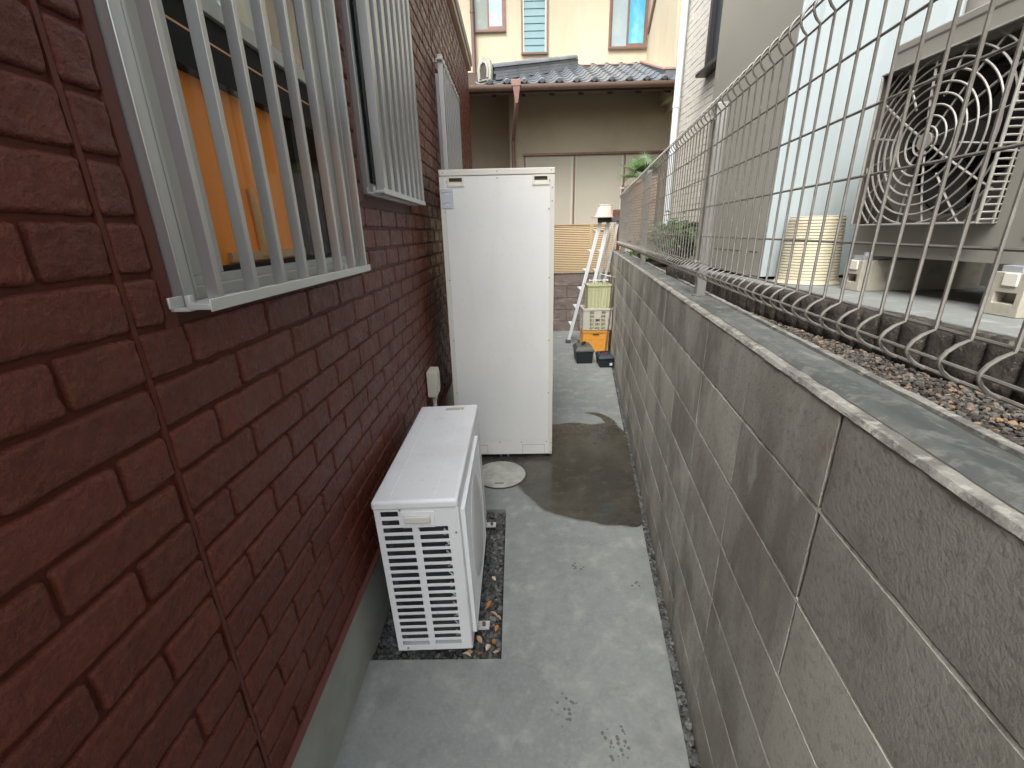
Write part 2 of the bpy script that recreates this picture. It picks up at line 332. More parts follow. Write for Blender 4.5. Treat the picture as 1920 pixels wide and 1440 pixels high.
def concrete_mat():
    mt = mat('path_concrete', (0.25, 0.268, 0.26), 0.82,
             var=[(1.5, (0.205, 0.222, 0.217), 0.9, 0.36, 0.66), (5, (0.35, 0.36, 0.335), 0.6, 0.46, 0.72), (17, (0.18, 0.19, 0.185), 0.5, 0.44, 0.72),
                  (70, (0.36, 0.365, 0.345), 0.35, 0.45, 0.72), (10, (0.37, 0.375, 0.35), 0.5, 0.52, 0.7), (3.4, (0.19, 0.20, 0.195), 0.6, 0.54, 0.7), (160, (0.16, 0.165, 0.16), 0.4, 0.55, 0.68)],
             bump=[(26, 0.2, 0.003), (170, 0.25, 0.0014)])
    # worn spots where the dark stones of the mix show
    nt = mt.node_tree; N = nt.nodes; L = nt.links; b = N['Principled BSDF']
    cur = b.inputs['Base Color'].links[0].from_socket
    geo = N.new('ShaderNodeNewGeometry')
    vo = N.new('ShaderNodeTexVoronoi'); vo.inputs['Scale'].default_value = 62; L.new(geo.outputs['Position'], vo.inputs['Vector'])
    st = N.new('ShaderNodeMath'); st.operation = 'LESS_THAN'; st.inputs[1].default_value = 0.36; L.new(vo.outputs['Distance'], st.inputs[0])
    nz = N.new('ShaderNodeTexNoise'); nz.inputs['Scale'].default_value = 22; L.new(geo.outputs['Position'], nz.inputs['Vector'])
    tot = None
    for (x, y, r_) in ((0.275, 1.677, 0.040), (0.144, 1.03, 0.050), (0.30, 0.93, 0.06), (0.52, 1.56, 0.03)):
        d = N.new('ShaderNodeVectorMath'); d.operation = 'DISTANCE'; d.inputs[1].default_value = (x, y, 0); L.new(geo.outputs['Position'], d.inputs[0])
        a = N.new('ShaderNodeMath'); a.operation = 'MULTIPLY_ADD'; a.inputs[1].default_value = 0.11; L.new(nz.outputs['Fac'], a.inputs[0]); L.new(d.outputs['Value'], a.inputs[2])
        k = N.new('ShaderNodeMath'); k.operation = 'LESS_THAN'; k.inputs[1].default_value = r_ + 0.045; L.new(a.outputs[0], k.inputs[0])
        if tot:
            q = N.new('ShaderNodeMath'); q.operation = 'MAXIMUM'; L.new(tot, q.inputs[0]); L.new(k.outputs[0], q.inputs[1]); tot = q.outputs[0]
        else: tot = k.outputs[0]
    pr = N.new('ShaderNodeMath'); pr.operation = 'MULTIPLY'; L.new(tot, pr.inputs[0]); L.new(st.outputs[0], pr.inputs[1])
    f = N.new('ShaderNodeMath'); f.operation = 'MULTIPLY'; f.inputs[1].default_value = 0.7; L.new(pr.outputs[0], f.inputs[0])
    mx = N.new('ShaderNodeMix'); mx.data_type = 'RGBA'; mx.inputs['B'].default_value = (0.075, 0.07, 0.06, 1)
    L.new(f.outputs[0], mx.inputs['Factor']); L.new(cur, mx.inputs['A']); L.new(mx.outputs['Result'], b.inputs['Base Color'])
    return mt
M['concrete'] = concrete_mat()
M['wet'] = mat('wet_concrete', (0.046, 0.043, 0.034), 0.22, var=[(3, (0.085, 0.078, 0.062), 0.7, 0.42, 0.62), (4.3, (0.115, 0.095, 0.045), 0.6, 0.58, 0.72), (30, (0.10, 0.10, 0.092), 0.45, 0.5, 0.66), (110, (0.14, 0.14, 0.13), 0.3, 0.58, 0.7)],
              bump=[(60, 0.12, 0.001)], rvar=0.14)
M['damp1'] = mat('damp_concrete', (0.12, 0.122, 0.112), 0.55, var=[(22, (0.16, 0.165, 0.155), 0.6, 0.45, 0.62)])
M['damp2'] = mat('drying_concrete', (0.20, 0.21, 0.20), 0.75, var=[(22, (0.26, 0.275, 0.265), 0.8, 0.42, 0.6)])
M['manhole'] = mat('pale_manhole_concrete', (0.42, 0.42, 0.38), 0.8, var=[(12, (0.30, 0.30, 0.27), 0.7, 0.45, 0.62), (20, (0.52, 0.51, 0.48), 0.6, 0.52, 0.66, (1, 2, 1))], bump=[(80, 0.25, 0.0015)])
M['block'] = mat('weathered_block', (0.45, 0.438, 0.385), 0.9,
                 var=[(3.2, (0.24, 0.222, 0.185), 0.85, 0.40, 0.66, (1, 1.2, 0.6)), (6, (0.52, 0.515, 0.48), 0.55, 0.50, 0.72, (1, 1.7, 0.65)), (80, (0.2, 0.19, 0.165), 0.4, 0.5, 0.66), (9, (0.62, 0.62, 0.58), 0.55, 0.6, 0.72, (1, 1.2, 0.6)), (2.4, (0.14, 0.138, 0.12), 0.6, 0.54, 0.68, (1, 1, 0.7))],
                 bump=[(150, 0.7, 0.003), (12, 0.15, 0.004)], rnd=0.2)
M['joint_dark'] = mat('dark_block_joint', (0.06, 0.055, 0.046), 0.95, bump=[(60, 0.4, 0.003)])
M['joint_pale'] = mat('pale_mortar_line', (0.68, 0.68, 0.62), 0.9, var=[(16, (0.26, 0.25, 0.21), 0.8, 0.48, 0.62, (1, 1, 1))], bump=[(70, 0.5, 0.004)])
M['cap'] = mat('mossy_cap_mortar', (0.15, 0.158, 0.152), 0.9, var=[(3, (0.08, 0.086, 0.083), 0.85, 0.42, 0.6, (2, 1, 1)), (7, (0.30, 0.30, 0.27), 0.7, 0.56, 0.66, (2.2, .7, 1)), (26, (0.23, 0.235, 0.22), 0.6, 0.5, 0.66), (90, (0.10, 0.105, 0.10), 0.4, 0.5, 0.65)], bump=[(30, 0.5, 0.006), (150, 0.3, 0.002)])
M['cap_edge'] = mat('pale_crumbling_edge', (0.30, 0.295, 0.265), 0.9, var=[(13, (0.15, 0.145, 0.13), 0.9, 0.42, 0.60), (40, (0.52, 0.50, 0.44), 0.6, 0.52, 0.64)], bump=[(30, 0.8, 0.008), (120, 0.5, 0.003)])
M['pad'] = mat('pad_concrete', (0.20, 0.212, 0.205), 0.85, var=[(4, (0.18, 0.19, 0.18), 0.8, 0.42, 0.6), (11, (0.38, 0.39, 0.38), 0.5, 0.55, 0.7)], bump=[(80, 0.25, 0.002)])
M['edging'] = mat('dark_rough_edging', (0.06, 0.052, 0.043), 0.95, var=[(60, (0.24, 0.22, 0.18), 0.8, 0.58, 0.68), (9, (0.025, 0.022, 0.018), 0.7, 0.45, 0.6)], bump=[(45, 0.9, 0.012), (140, 0.6, 0.004)])

# ------------------------------------------------------------------ ground, path, gravel
WA, WB = 0.40, 0.15           # block wall face: x = WA + WB*y
wx = lambda y: WA + WB * y
b = MB(); b.box(-60, 60, -60, 90, -0.4, -0.05)
b.build('ground', M['earth'], kind='structure')

b = MB()   # concrete path with a cut-out for the gravel pit and a strip left free along the block wall
ge = lambda y: 0.375 + 0.15 * y - (0.012 if y < 3 else 0)
PX0, PX1, PY0, PY1 = -0.575, -0.078, 1.213, 2.152
rows = [-6, PY0, PY1, 7.6]
# left | pit | right pieces butted end to end
def slab(x0, f1, y0, y1):
    v = [(x0, y0), (f1(y0), y0), (f1(y1), y1), (x0, y1)]
    b.prism(v, 'z', -0.05, 0.0)
slab(-3.0 + 2.427, ge, -6, PY0); slab(PX1, ge, PY0, PY1); slab(-3.0 + 2.427, ge, PY1, 7.6)
path = b.build('path', M['concrete'], kind='structure')
b = MB(); b.box(-3, -0.574, 6.4, 7.6, -0.05, 0.0); b.build('path', M['concrete'], kind='structure')
b = MB(); b.box(PX0, PX1, PY0, PY1, -0.049, -0.03); b.build('ground', M['pit_floor'], kind='structure')

def cr(pts, n=8, closed=True):
    out = []; N_ = len(pts)
    for i in range(N_):
        p0, p1, p2, p3 = [Vector(pts[(i + k - 1) % N_]) for k in range(4)]
        for j in range(n):
            t = j / n
            out.append(0.5 * ((2 * p1) + (-p0 + p2) * t + (2 * p0 - 5 * p1 + 4 * p2 - p3) * t * t + (-p0 + 3 * p1 - 3 * p2 + p3) * t ** 3))
    return out
pud = [(0.225, 2.82), (-0.1, 2.82), (-0.29, 2.82), (-0.31, 2.74), (-0.24, 2.66), (-0.12, 2.56), (-0.02, 2.43), (0.037, 2.313), (0.141, 2.15), (0.25, 2.08), (0.368, 2.03), (0.46, 2.0),
       (0.56, 1.99), (0.655, 1.985), (0.70, 2.2), (0.775, 2.70), (0.84, 3.12), (0.80, 3.26), (0.73, 3.325), (0.66, 3.31), (0.58, 3.305), (0.46, 3.345), (0.30, 3.31), (0.225, 3.31)]
pp = cr(pud, 7)
pp = [(p.x + 0.006 * noise.noise(Vector((p.x * 14, p.y * 14, 0))), p.y + 0.008 * noise.noise(Vector((p.x * 12, p.y * 12, 5)))) for p in pp]
bm = bmesh.new()
PUD_CCW = sum(pp[i - 1][0] * pp[i][1] - pp[i][0] * pp[i - 1][1] for i in range(len(pp))) > 0
pp = [(x + 0.0035 * noise.noise(Vector((x * 60, y * 60, 3))), y + 0.004 * noise.noise(Vector((x * 55, y * 55, 9)))) for x, y in pp]
vs = [bm.verts.new((x, y, 0.0025)) for x, y in pp]; fc = bm.faces.new(vs); bmesh.ops.triangulate(bm, faces=[fc])
bmesh.ops.recalc_face_normals(bm, faces=bm.faces)
me = bpy.data.meshes.new('puddle'); bm.to_mesh(me); bm.free(); me.materials.append(M['wet'])
o = bpy.data.objects.new('puddle', me); COL.objects.link(o); tag(o, kind='structure')
tail = [((.765, 3.20), .055), ((.768, 3.30), .048), ((.760, 3.38), .040), ((.735, 3.455), .034), ((.695, 3.51), .030), ((.65, 3.54), .022), ((.61, 3.55), .010), ((.585, 3.545), .002)]
V = []; n_ = 40
for i in range(n_ + 1):
    u = i / n_ * (len(tail) - 1); k = min(int(u), len(tail) - 2); q = u - k
    c = Vector(tail[k][0]).lerp(Vector(tail[k + 1][0]), q); w = tail[k][1] * (1 - q) + tail[k + 1][1] * q; dd = (Vector(tail[k + 1][0]) - Vector(tail[k][0])).normalized(); nn = Vector((-dd.y, dd.x))
    w1_, w2_ = w * (1 + .3 * noise.noise(Vector((i * .35, 0, 0)))), w * (1 + .3 * noise.noise(Vector((i * .35, 5, 0))))
    V += [(c.x - nn.x * w1_, c.y - nn.y * w1_, .0031), (c.x + nn.x * w2_, c.y + nn.y * w2_, .0031)]
MB().add(V, [(2 * i, 2 * i + 1, 2 * i + 3, 2 * i + 2) for i in range(n_)]).build('puddle', M['wet'], kind='structure')
for q, (rim_w, mt_) in enumerate(((0.008, 'damp1'), (0.018, 'damp2'))):
    V = []; n_ = len(pp); z_ = 0.0021 - 0.0009 * q
    for i in range(n_):
        a, c = Vector(pp[i - 3]), Vector(pp[(i + 3) % n_]); t_ = (c - a); nr = Vector((-t_.y, t_.x)).normalized() if t_.length > 1e-6 else Vector((0, 0))
        ww = rim_w * (1 + .9 * noise.noise(Vector((pp[i][0] * 25, pp[i][1] * 25, q * 7))))
        V += [(pp[i][0] + nr.x * .004, pp[i][1] + nr.y * .004, z_), (pp[i][0] - nr.x * ww, pp[i][1] - nr.y * ww, z_ - .0006 - .0002 * math.sin(i * 1.7))] if PUD_CCW else [(pp[i][0] - nr.x * .004, pp[i][1] - nr.y * .004, z_), (pp[i][0] + nr.x * ww, pp[i][1] + nr.y * ww, z_ - .0006 - .0002 * math.sin(i * 1.7))]
    F = [(2 * i, 2 * i + 1, 2 * ((i + 1) % n_) + 1, 2 * ((i + 1) % n_)) for i in range(n_) if pp[i][0] < ge(pp[i][1]) - .045 and pp[i][1] < 3.4]
    MB().add(V, F).build('damp_edge', M[mt_], kind='structure')

def stones(name, area, n, size, mats, z0, label, weights=None, flat=0.7, seed=1):
    rs = random.Random(seed)
    t = bmesh.new(); bmesh.ops.create_icosphere(t, subdivisions=1, radius=1)
    base = [tuple(v.co) for v in t.verts]; fs = [tuple(v.index for v in f.verts) for f in t.faces]; t.free()
    V = []; F = []; MI = []
    for i in range(n):
        x, y = area(rs); s = size * rs.uniform(0.55, 1.5)
        rot = Matrix.Rotation(rs.uniform(0, 6.28), 3, 'Z') @ Matrix.Rotation(rs.uniform(-.6, .6), 3, 'X')
        sx, sy, sz = s * rs.uniform(.7, 1.3), s * rs.uniform(.7, 1.2), s * flat * rs.uniform(.6, 1.1)
        k = len(V); mi = rs.choices(range(len(mats)), weights)[0] if weights else rs.randrange(len(mats))
        z = z0(x, y) if callable(z0) else z0
        for c in base:
            j = 1 + rs.uniform(-.22, .22)
            p = rot @ Vector((c[0] * sx * j, c[1] * sy * j, c[2] * sz * j))
            V.append((x + p.x, y + p.y, z + p.z + rs.uniform(0, .3) * 0))
        F += [tuple(q + k for q in f) for f in fs]; MI += [mi] * len(fs)
    me = bpy.data.meshes.new(name); me.from_pydata(V, [], F)
    for q in mats: me.materials.append(q)
    me.polygons.foreach_set('material_index', MI); me.update()
    o = bpy.data.objects.new(name, me); COL.objects.link(o)
    return tag(o, label, 'gravel', None, 'stuff')
stones('gravel', lambda r: (r.uniform(PX0 + .008, PX1 - .01), r.uniform(PY0 + .01, PY1 - .01)), 5200, 0.0088, G, lambda x, y: -0.022 + 0.006 * noise.noise(Vector((x * 9, y * 9, 0))) + random.uniform(-.005, .004),
       'dark grey gravel filling the cut-out under the white heat pump', (5, 5, 3, 4, 1.2, 1.5), seed=3)
def strip(r):
    y = r.uniform(0.2, 6.2); return (r.uniform(ge(y) + .006, wx(y) - .004), y)
stones('gravel', strip, 3600, 0.0085, G, lambda x, y: -0.022 + random.uniform(-.004, .006), 'thin strip of grey pebbles along the foot of the block wall', (3, 4, 4, 2, 2, 1), seed=4)

# dead leaves in the gravel pit
def leaf_mesh(seed, L_=0.032, W=0.013):
    rs = random.Random(seed); mb = MB(); n = 6; row = []
    for i in range(n + 1):
        t = i / n; w = W * math.sin(math.pi * min(1, t * 1.03)) ** 0.8 * rs.uniform(.85, 1.1) + 0.0006
        row.append(((t - .5) * L_, w, 0.004 * math.sin(t * 3 + seed) + 0.004 * t))
    v = []
    for x, w, z in row: v += [(x, -w, z + 0.5 * w), (x, 0, z - 0.1 * w), (x, w, z + 0.6 * w)]
    f = []
    for i in range(n):
        a = i * 3; f += [(a, a + 3, a + 4, a + 1), (a + 1, a + 4, a + 5, a + 2)]
    k = len(v); v += [(x, y, z - 0.0008) for x, y, z in v]; f += [tuple(q + k for q in reversed(g_)) for g_ in f]
    mb.add(v, f); return mb
rs = random.Random(12)
spots = [(-.168, 1.30), (-.13, 1.262), (-.108, 1.29), (-.20, 1.245), (-.15, 1.36), (-.10, 1.35), (-.115, 1.42), (-.21, 1.232), (-.14, 1.47), (-.10, 1.245), (-.125, 1.62), (-.16, 1.238), (-.095, 1.40)]
for i, (x, y) in enumerate(spots):
    mk = (M['dead1'], M['dead3'], M['dead2'])[i % 3]
    o = bpy.data.objects.new('dead_leaf', leaf_mesh(i, rs.uniform(.022, .042), rs.uniform(.006, .011)).mesh('dead_leaf', mk, smooth=True))
    COL.objects.link(o); o.location = (x, y, -0.006 + rs.uniform(0, .003)); o.rotation_euler = (rs.uniform(-.3, .3), rs.uniform(-.3, .3), rs.uniform(0, 6.28))
    tag(o, 'curled dead leaf lying on the dark gravel beside the white heat pump', 'leaf', 'dead leaves in the gravel pit')

# manhole cover
t = thing('manhole_cover', 'round pale concrete manhole cover with a slot, at the edge of the puddle', 'manhole cover', (-0.123, 2.54, 0))
MR = 0.166
MB().lathe([(0, 0.010), (MR * .6, 0.0096), (MR - .006, 0.0085), (MR, 0.005), (MR, -0.02)], (-0.123, 2.54, 0), 56).build('lid', M['manhole'], t, smooth=True)
MB().lathe([(MR + .003, -0.02), (MR + .003, .0042), (MR + .012, .0042), (MR + .012, -0.02)], (-0.123, 2.54, 0), 56).build('rim', M['joint_dark'], t, smooth=True)
MB().box(-0.155, -0.098, 2.413, 2.423, 0.0, 0.0100).build('lifting_slot', M['recess'], t)

# ------------------------------------------------------------------ red brick house
WX = -0.54                    # outer face of the bricks
house = thing('brick_house', 'dark red painted brick house wall with barred windows along the left side', 'house', (-0.573, 2.5, 0))
WINS = [(0.707, 1.60, 1.399, 2.60), (1.742, 2.50, 1.655, 2.60), (3.69, 4.50, 1.655, 2.60)]
Y0, Y1, ZB, ZT = -1.2, 6.42, 0.371, 3.45
ys = sorted({Y0, Y1} | {w[0] for w in WINS} | {w[1] for w in WINS}); zs = sorted({ZB, ZT} | {w[2] for w in WINS} | {w[3] for w in WINS})
inwin = lambda y, z: any(w[0] < y < w[1] and w[2] < z < w[3] for w in WINS)
MB().cells('x', -0.555, ys, zs, inwin, -0.13).build('wall', M['mortar'], house)
b = MB(); b.box(-6, -0.685, Y0, Y0 + .1, ZB, ZT); b.box(-6, -0.555, Y1, Y1 + .1, ZB, ZT); b.box(-6, -5.9, Y0 + .1, Y1, ZB, ZT)
b.build('wall', M['mortar'], house)
rf = MB().box(-6, -0.50, Y0 - .05, Y1 + .13, ZT + 0.06, ZT + .16).build('roof', M['siding'], house)
MB().box(-0.575, -0.512, Y0, Y1 + .1, ZT, ZT + 0.06).build('eaves_trim', mat('beige_fascia', (0.50, 0.40, 0.31), 0.6), house, bevel=.004)
MB().box(-6, -0.573, Y0, Y1 + .05, -0.3, 0.370).build('foundation', M['plaster_grey'], house)
MB().box(-0.573, -0.533, Y0, Y1 + .05, 0.3635, 0.3705).build('drip_edge', M['dripedge'], house)

def pillow(w, h, d, nu, nv, seed, amp=0.0017, fine=False):
    """a rough, hand-dressed brick face of size w x h proud of the wall by d, centred on y,z = 0"""
    v = []; f = []
    for i in range(nu + 1):
        for j in range(nv + 1):
            u = -1 + 2 * i / nu; t = -1 + 2 * j / nv
            u = math.copysign(abs(u) ** 0.72, u); t = math.copysign(abs(t) ** 0.62, t)
            y = u * w / 2; z = t * h / 2
            # rounded corners
            cx, cz = w / 2 - 0.009, h / 2 - 0.009
            if abs(y) > cx and abs(z) > cz:
                dy, dz = abs(y) - cx, abs(z) - cz; L_ = math.hypot(dy, dz); mx_ = max(dy, dz)
                if L_ > 1e-6:
                    y = math.copysign(cx + dy / L_ * mx_, y); z = math.copysign(cz + dz / L_ * mx_, z)
            e = min((w / 2 - abs(u * w / 2)) / 0.006, (h / 2 - abs(t * h / 2)) / 0.0095, 1.0)
            e = max(0, e); prof = math.sqrt(max(0, 1 - (1 - e) ** 2))
            q = Vector((y * 22, z * 22, seed * 3.7))
            nn = noise.noise(q) * 1.2 + noise.noise(q * 2.7) * 0.6 + 0.35 * noise.noise(q * 6)
            wob = 0.0018 * noise.noise(Vector((y * 30, z * 30, seed * 5.1 + 9)))
            gr_ = 0
            if fine:
                g1 = noise.noise(Vector((y * 95, z * 95, seed))); g2 = noise.noise(Vector((y * 210, z * 210, seed + 4)))
                gr_ = 0.0011 * max(0, g1) + 0.0007 * g2 + 0.0010 * noise.noise(Vector((y * 50, z * 50, seed + 8)))
            x = -0.004 + (d + 0.004) * prof + (amp * nn + gr_) * prof
            v.append((x, y + wob * (1 if abs(u) > .9 else 0), z + wob * 1.2 * (1 if abs(t) > .85 else 0)))
    for i in range(nu):
        for j in range(nv):
            a = i * (nv + 1) + j; f.append((a, a + nv + 1, a + nv + 2, a + 1))
    return v, f
CH = 0.0777; BL = 0.2185; JT = 0.0050
def brick_cut(y0, y1, z0, z1):
    out = [(y0, y1)]
    cuts = [(w[0] - .028, w[1] + .012) for w in WINS if z1 > w[2] - .012 and z0 < w[3] + .012] + [(0.6128, 0.6212), (3.576, 3.590) if z0 > 2.6 else (9, 9)]
    for c0, c1 in cuts:
        nxt = []
        for a, e in out:
            if e <= c0 or a >= c1: nxt.append((a, e))
            else:
                if a < c0: nxt.append((a, c0))
                if e > c1: nxt.append((c1, e))
        out = nxt
    return [(a, e) for a, e in out if e - a > 0.028]
cand = []
rs = random.Random(5)
for k in range(39):
    z0 = ZB + 0.002 + k * CH; z1 = z0 + CH
    if z1 > ZT + .002: continue
    j0 = 0.617 - 9 * BL + (0.0 if k % 2 else BL / 2) + rs.uniform(-.008, .008); jn = [j0 + i * BL + (rs.uniform(-.016, .016) if abs(j0 + i * BL - .617) > .05 else 0) for i in range(40)]
    for y, ye in zip(jn, jn[1:]):
        if y > Y1 - .03: break
        ye = min(ye, Y1 - .002)
        for a, e in brick_cut(y, ye - JT, z0, z1): cand.append((a, e, z0 + JT / 2, z1 - JT / 2))
def shown(c):
    P_ = [proj((WX, yy, zz)) for yy in (c[0], c[1]) for zz in (c[2], c[3])]
    P_ = [p for p in P_ if p]
    if len(P_) < 4: return 0
    xs = [min(max(p[0], 0), 1920) for p in P_]; yy = [min(max(p[1], 0), 1440) for p in P_]
    return (max(xs) - min(xs)) * (max(yy) - min(yy))
cand.sort(key=shown, reverse=True)
classes = {}
def variant(L_, hi):
    cls = min((.03, .05, .075, .10, .13, .155, .18, .209), key=lambda q: abs(q - L_)); key = (cls, rs.randrange(5), hi)
    if key not in classes:
        nu = max(3, int(cls * (330 if hi == 2 else 110))); v, f = pillow(cls, CH - JT, 0.0072, nu, 26 if hi == 2 else 10, key[1] + cls * 50, fine=hi == 2)
        classes[key] = MB().add(v, f).mesh('brick', M['brick'], smooth=True)
    return classes[key], cls
for ci, c in enumerate(cand[:300]):
    me, cls = variant(c[1] - c[0], 2 if ci < 130 else 1)
    piece(me, 'brick', house, (-0.5545, (c[0] + c[1]) / 2, (c[2] + c[3]) / 2), (1, (c[1] - c[0]) / cls, 1))
b = MB()
for i, c in enumerate(cand[300:]):
    s_ = shown(c); L_ = c[1] - c[0]
    v, f = pillow(L_, CH - JT, 0.0072, max(3, int(L_ * 45)), 6, i % 37)
    yc, zc = (c[0] + c[1]) / 2, (c[2] + c[3]) / 2
    b.add([(p[0] - 0.5545, p[1] + yc, p[2] + zc) for p in v], f)
b.build('bricks', M['brick'], house, kind='stuff', smooth=True)
# painted joint strips between the siding panels and round the windows
for (y, w, z0, z1) in ((0.617, .0095, ZB, ZT), (0.693, .026, 1.372, 2.63), (1.618, .026, 1.372, 2.63), (1.724, .030, 1.63, 2.63), (2.513, .02, 1.63, 2.63), (3.655, .05, 1.63, 2.66), (4.512, .02, 1.63, 2.63)):
    n = 60; v = []; f = []
    for i in range(n + 1):
        z = z0 + (z1 - z0) * i / n; dx = 0.0008 * noise.noise(Vector((y * 5, z * 9, 0))); ww = w / 2 * (1 + .06 * noise.noise(Vector((y, z * 14, 3))))
        v += [(-0.5555, y - ww, z), (-0.5500 + dx, y - ww * .86, z), (-0.5498 + dx, y, z), (-0.5500 + dx, y + ww * .86, z), (-0.5555, y + ww, z)]
    for i in range(n):
        for j in range(4): a = i * 5 + j; f.append((a, a + 5, a + 6, a + 1))
    MB().add(v, f).build('caulk_strip', M['caulk'], house, smooth=True)

def barred_window(w, bars, lab, n):
    y0, y1, z0, z1 = w
    fr = MB()   # outer flange, stepped inwards
    for (a, e, c, d) in ((y0, y0 + .024, z0, z1), (y1 - .024, y1, z0, z1)): fr.box(-0.60, -0.531, a, e, c, d)
    fr.box(-0.60, -0.534, y0 + .024, y1 - .024, z0, z0 + .014); fr.box(-0.60, -0.531, y0 + .024, y1 - .024, z1 - .03, z1)
    wo_ = fr.build('window', M['alu'], house, label=lab, bevel=.002)
    g = MB()
    g.box(-0.60, -0.541, y0 + .024, y0 + .040, z0 + .014, z1 - .03); g.box(-0.60, -0.541, y1 - .04, y1 - .024, z0 + .014, z1 - .03)
    g.box(-0.60, -0.548, y0 + .04, y1 - .04, z0 + .014, z0 + .034); g.box(-0.60, -0.562, y0 + .04, y1 - .04, z0 + .034, z0 + .05)
    g.build('track', M['alu_dull'], wo_, bevel=.001)
    MB().box(-0.5405, -0.5385, y0 + .0262, y0 + .0300, z0 + .016, z1 - .032).build('groove_seal', M['black'], wo_)  # raised black line stands in for the shade in a frame groove
    MB().box(-0.5405, -0.5360, y0 + .0310, y0 + .0385, z0 + .016, z1 - .032).build('inner_lip', M['alu'], wo_, bevel=.001)
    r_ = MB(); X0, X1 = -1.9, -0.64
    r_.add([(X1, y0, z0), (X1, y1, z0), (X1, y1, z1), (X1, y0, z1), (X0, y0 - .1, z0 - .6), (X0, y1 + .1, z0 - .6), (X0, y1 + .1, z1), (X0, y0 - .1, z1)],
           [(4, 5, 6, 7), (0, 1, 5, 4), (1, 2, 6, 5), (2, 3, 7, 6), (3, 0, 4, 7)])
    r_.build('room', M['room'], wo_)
    return wo_
w1 = barred_window(WINS[0], None, 'nearest barred window with an orange board behind the glass', 1)
y0, y1, z0, z1 = WINS[0]
s = MB(); yl, yr = y0 + .04, y1 - .04
s.box(-0.600, -0.574, yl, .884, z0 + .05, z1 - .03)            # near stile and blank side of the sash
s.box(-0.600, -0.578, .884, 1.49, 1.917, 1.950)                # middle rail
s.box(-0.598, -0.572, 1.49, 1.535, z0 + .05, z1 - .03)
s.build('sash', M['alu_dull'], w1, bevel=.0015)
s = MB(); s.box(-0.598, -0.580, .884, 1.49, z0 + .05, z0 + .060); s.box(-0.612, -0.586, .884, 1.49, 1.806, 1.868); s.box(-0.612, -0.588, .884, 1.49, 1.874, 1.917)
s.box(-0.61, -0.590, 1.315, 1.345, z0 + .06, 1.806)
s.build('gasket', M['black'], w1)  # lowest strip is the gasket; the others are plain black bands
MB().box(-0.60, -0.5875, .884, 1.49, 1.869, 1.873).build('trim_line', M['wood_pale'], w1)
MB().box(-0.590, -0.586, .885, 1.489, 1.4595, 1.806).build('pane', M['glass'], w1)
MB().box(-0.590, -0.586, .885, 1.489, 1.951, z1 - .031).build('pane', M['glass_up'], w1)
MB().box(-0.636, -0.614, .80, 1.318, 1.44, 1.83).build('orange_board', M['orange'], w1, label='bright orange board behind the lower pane')
v = []; f = []; n = 60
for i in range(n + 1):
    y = .80 + .66 * i / n; x = -0.66 + 0.012 * math.sin(i * 1.35) + .006 * math.sin(i * .51)
    v += [(x, y, 1.93), (x, y, 2.58)]
for i in range(n): f.append((2 * i, 2 * i + 2, 2 * i + 3, 2 * i + 1))
MB().add(v, f).build('curtain', M['cream_curtain'], w1, smooth=True)  # cream sheet puts the reflected facade's brightness into colour behind the upper pane
# a brush handle and a shelf lip showing through the glass
MB().tube([(-0.607, 1.10, 1.47), (-0.607, 1.10, 1.54), (-0.607, 1.092, 1.60), (-0.607, 1.088, 1.618)], [.010, .010, .007, .005], 10).build('brush_handle', M['wood_pale'], w1, smooth=True)
MB().box(-0.618, -0.604, .97, 1.316, 1.462, 1.482).build('shelf_edge', M['wood_pale'], w1)
wins = [w1]
for i in (1, 2):
    y0, y1, z0, z1 = WINS[i]
    wq = barred_window(WINS[i], None, ('middle barred window with closely set slats', 'farthest barred window beside the tall white cabinet')[i - 1], i + 1)
    s = MB(); s.box(-0.598, -0.575, y0 + .04, y0 + .07, z0 + .05, z1 - .03); s.box(-0.598, -0.575, (y0 + y1) / 2 - .02, (y0 + y1) / 2 + .02, z0 + .05, z1 - .03); s.box(-0.598, -0.575, y1 - .07, y1 - .04, z0 + .05, z1 - .03)
    s.build('sash', M['black'], wq)
    MB().box(-0.590, -0.586, y0 + .07, y1 - .07, z0 + .05, z1 - .03).build('pane', M['glass'], wq)
    MB().box(-0.63, -0.61, y0 + .03, y1 - .03, z0 + .03, z1 - .03).build('blind', M['navy'], wq)  # navy sheet puts the darkness of the room into its colour
def grille(ya, n, pitch, z0, z1, yend, lab, bd=.0205, bwid=.0125):
    XB, XF = -0.497, -0.470
    g = MB(); ys_ = ya - .034
    g.box(XB - .004, XF + .003, ys_, yend, z0 + .004, z0 + .013); g.box(XF + .003, XF + .006, ys_, yend, z0 + .001, z0 + .020)
    br = []
    for yy in (ys_ + .004, yend - .05):
        for zz in (z0 + .001, z1 - .058):
            h_ = MB(); h_.box(-0.531, XB - .0042, yy, yy + .018, zz, zz + .005); h_.box(-0.529, -0.5255, yy - .006, yy + .024, zz + .005, zz + .022)
            h_.box(-0.509, -0.5012, yy + .004, yy + .015, zz + .005, zz + .024); br.append(h_)
    rl = MB().box(XB - .004, XF + .003, ys_, yend, z1 - .045, z1 - .030)
    go = g.build('window_grille', M['alu_pale'], house, label=lab, bevel=.0012)
    rl.build('top_rail', M['alu_pale'], go, bevel=.0012)
    for h_ in br: h_.build('bracket', M['alu_pale'], go, bevel=.001)
    bm_ = MB().box(-bd, 0, 0, bwid, 0, z1 - z0 - .018)
    me = bm_.mesh('bar', M['alu'], bevel=.0010)
    for k in range(n): piece(me, 'bar', go, (XF, ya + pitch * k, z0 + .0135))
    return go
grille(0.700, 8, 0.1029, 1.404, 2.66, 1.447, 'silver bar grille over the nearest window')
grille(1.742, 8, 0.1000, 1.652, 2.66, 2.475, 'silver bar grille over the middle window', .032, .040)
grille(3.500, 10, 0.1040, 1.652, 2.66, 4.47, 'silver bar grille over the farthest window', .032, .040)

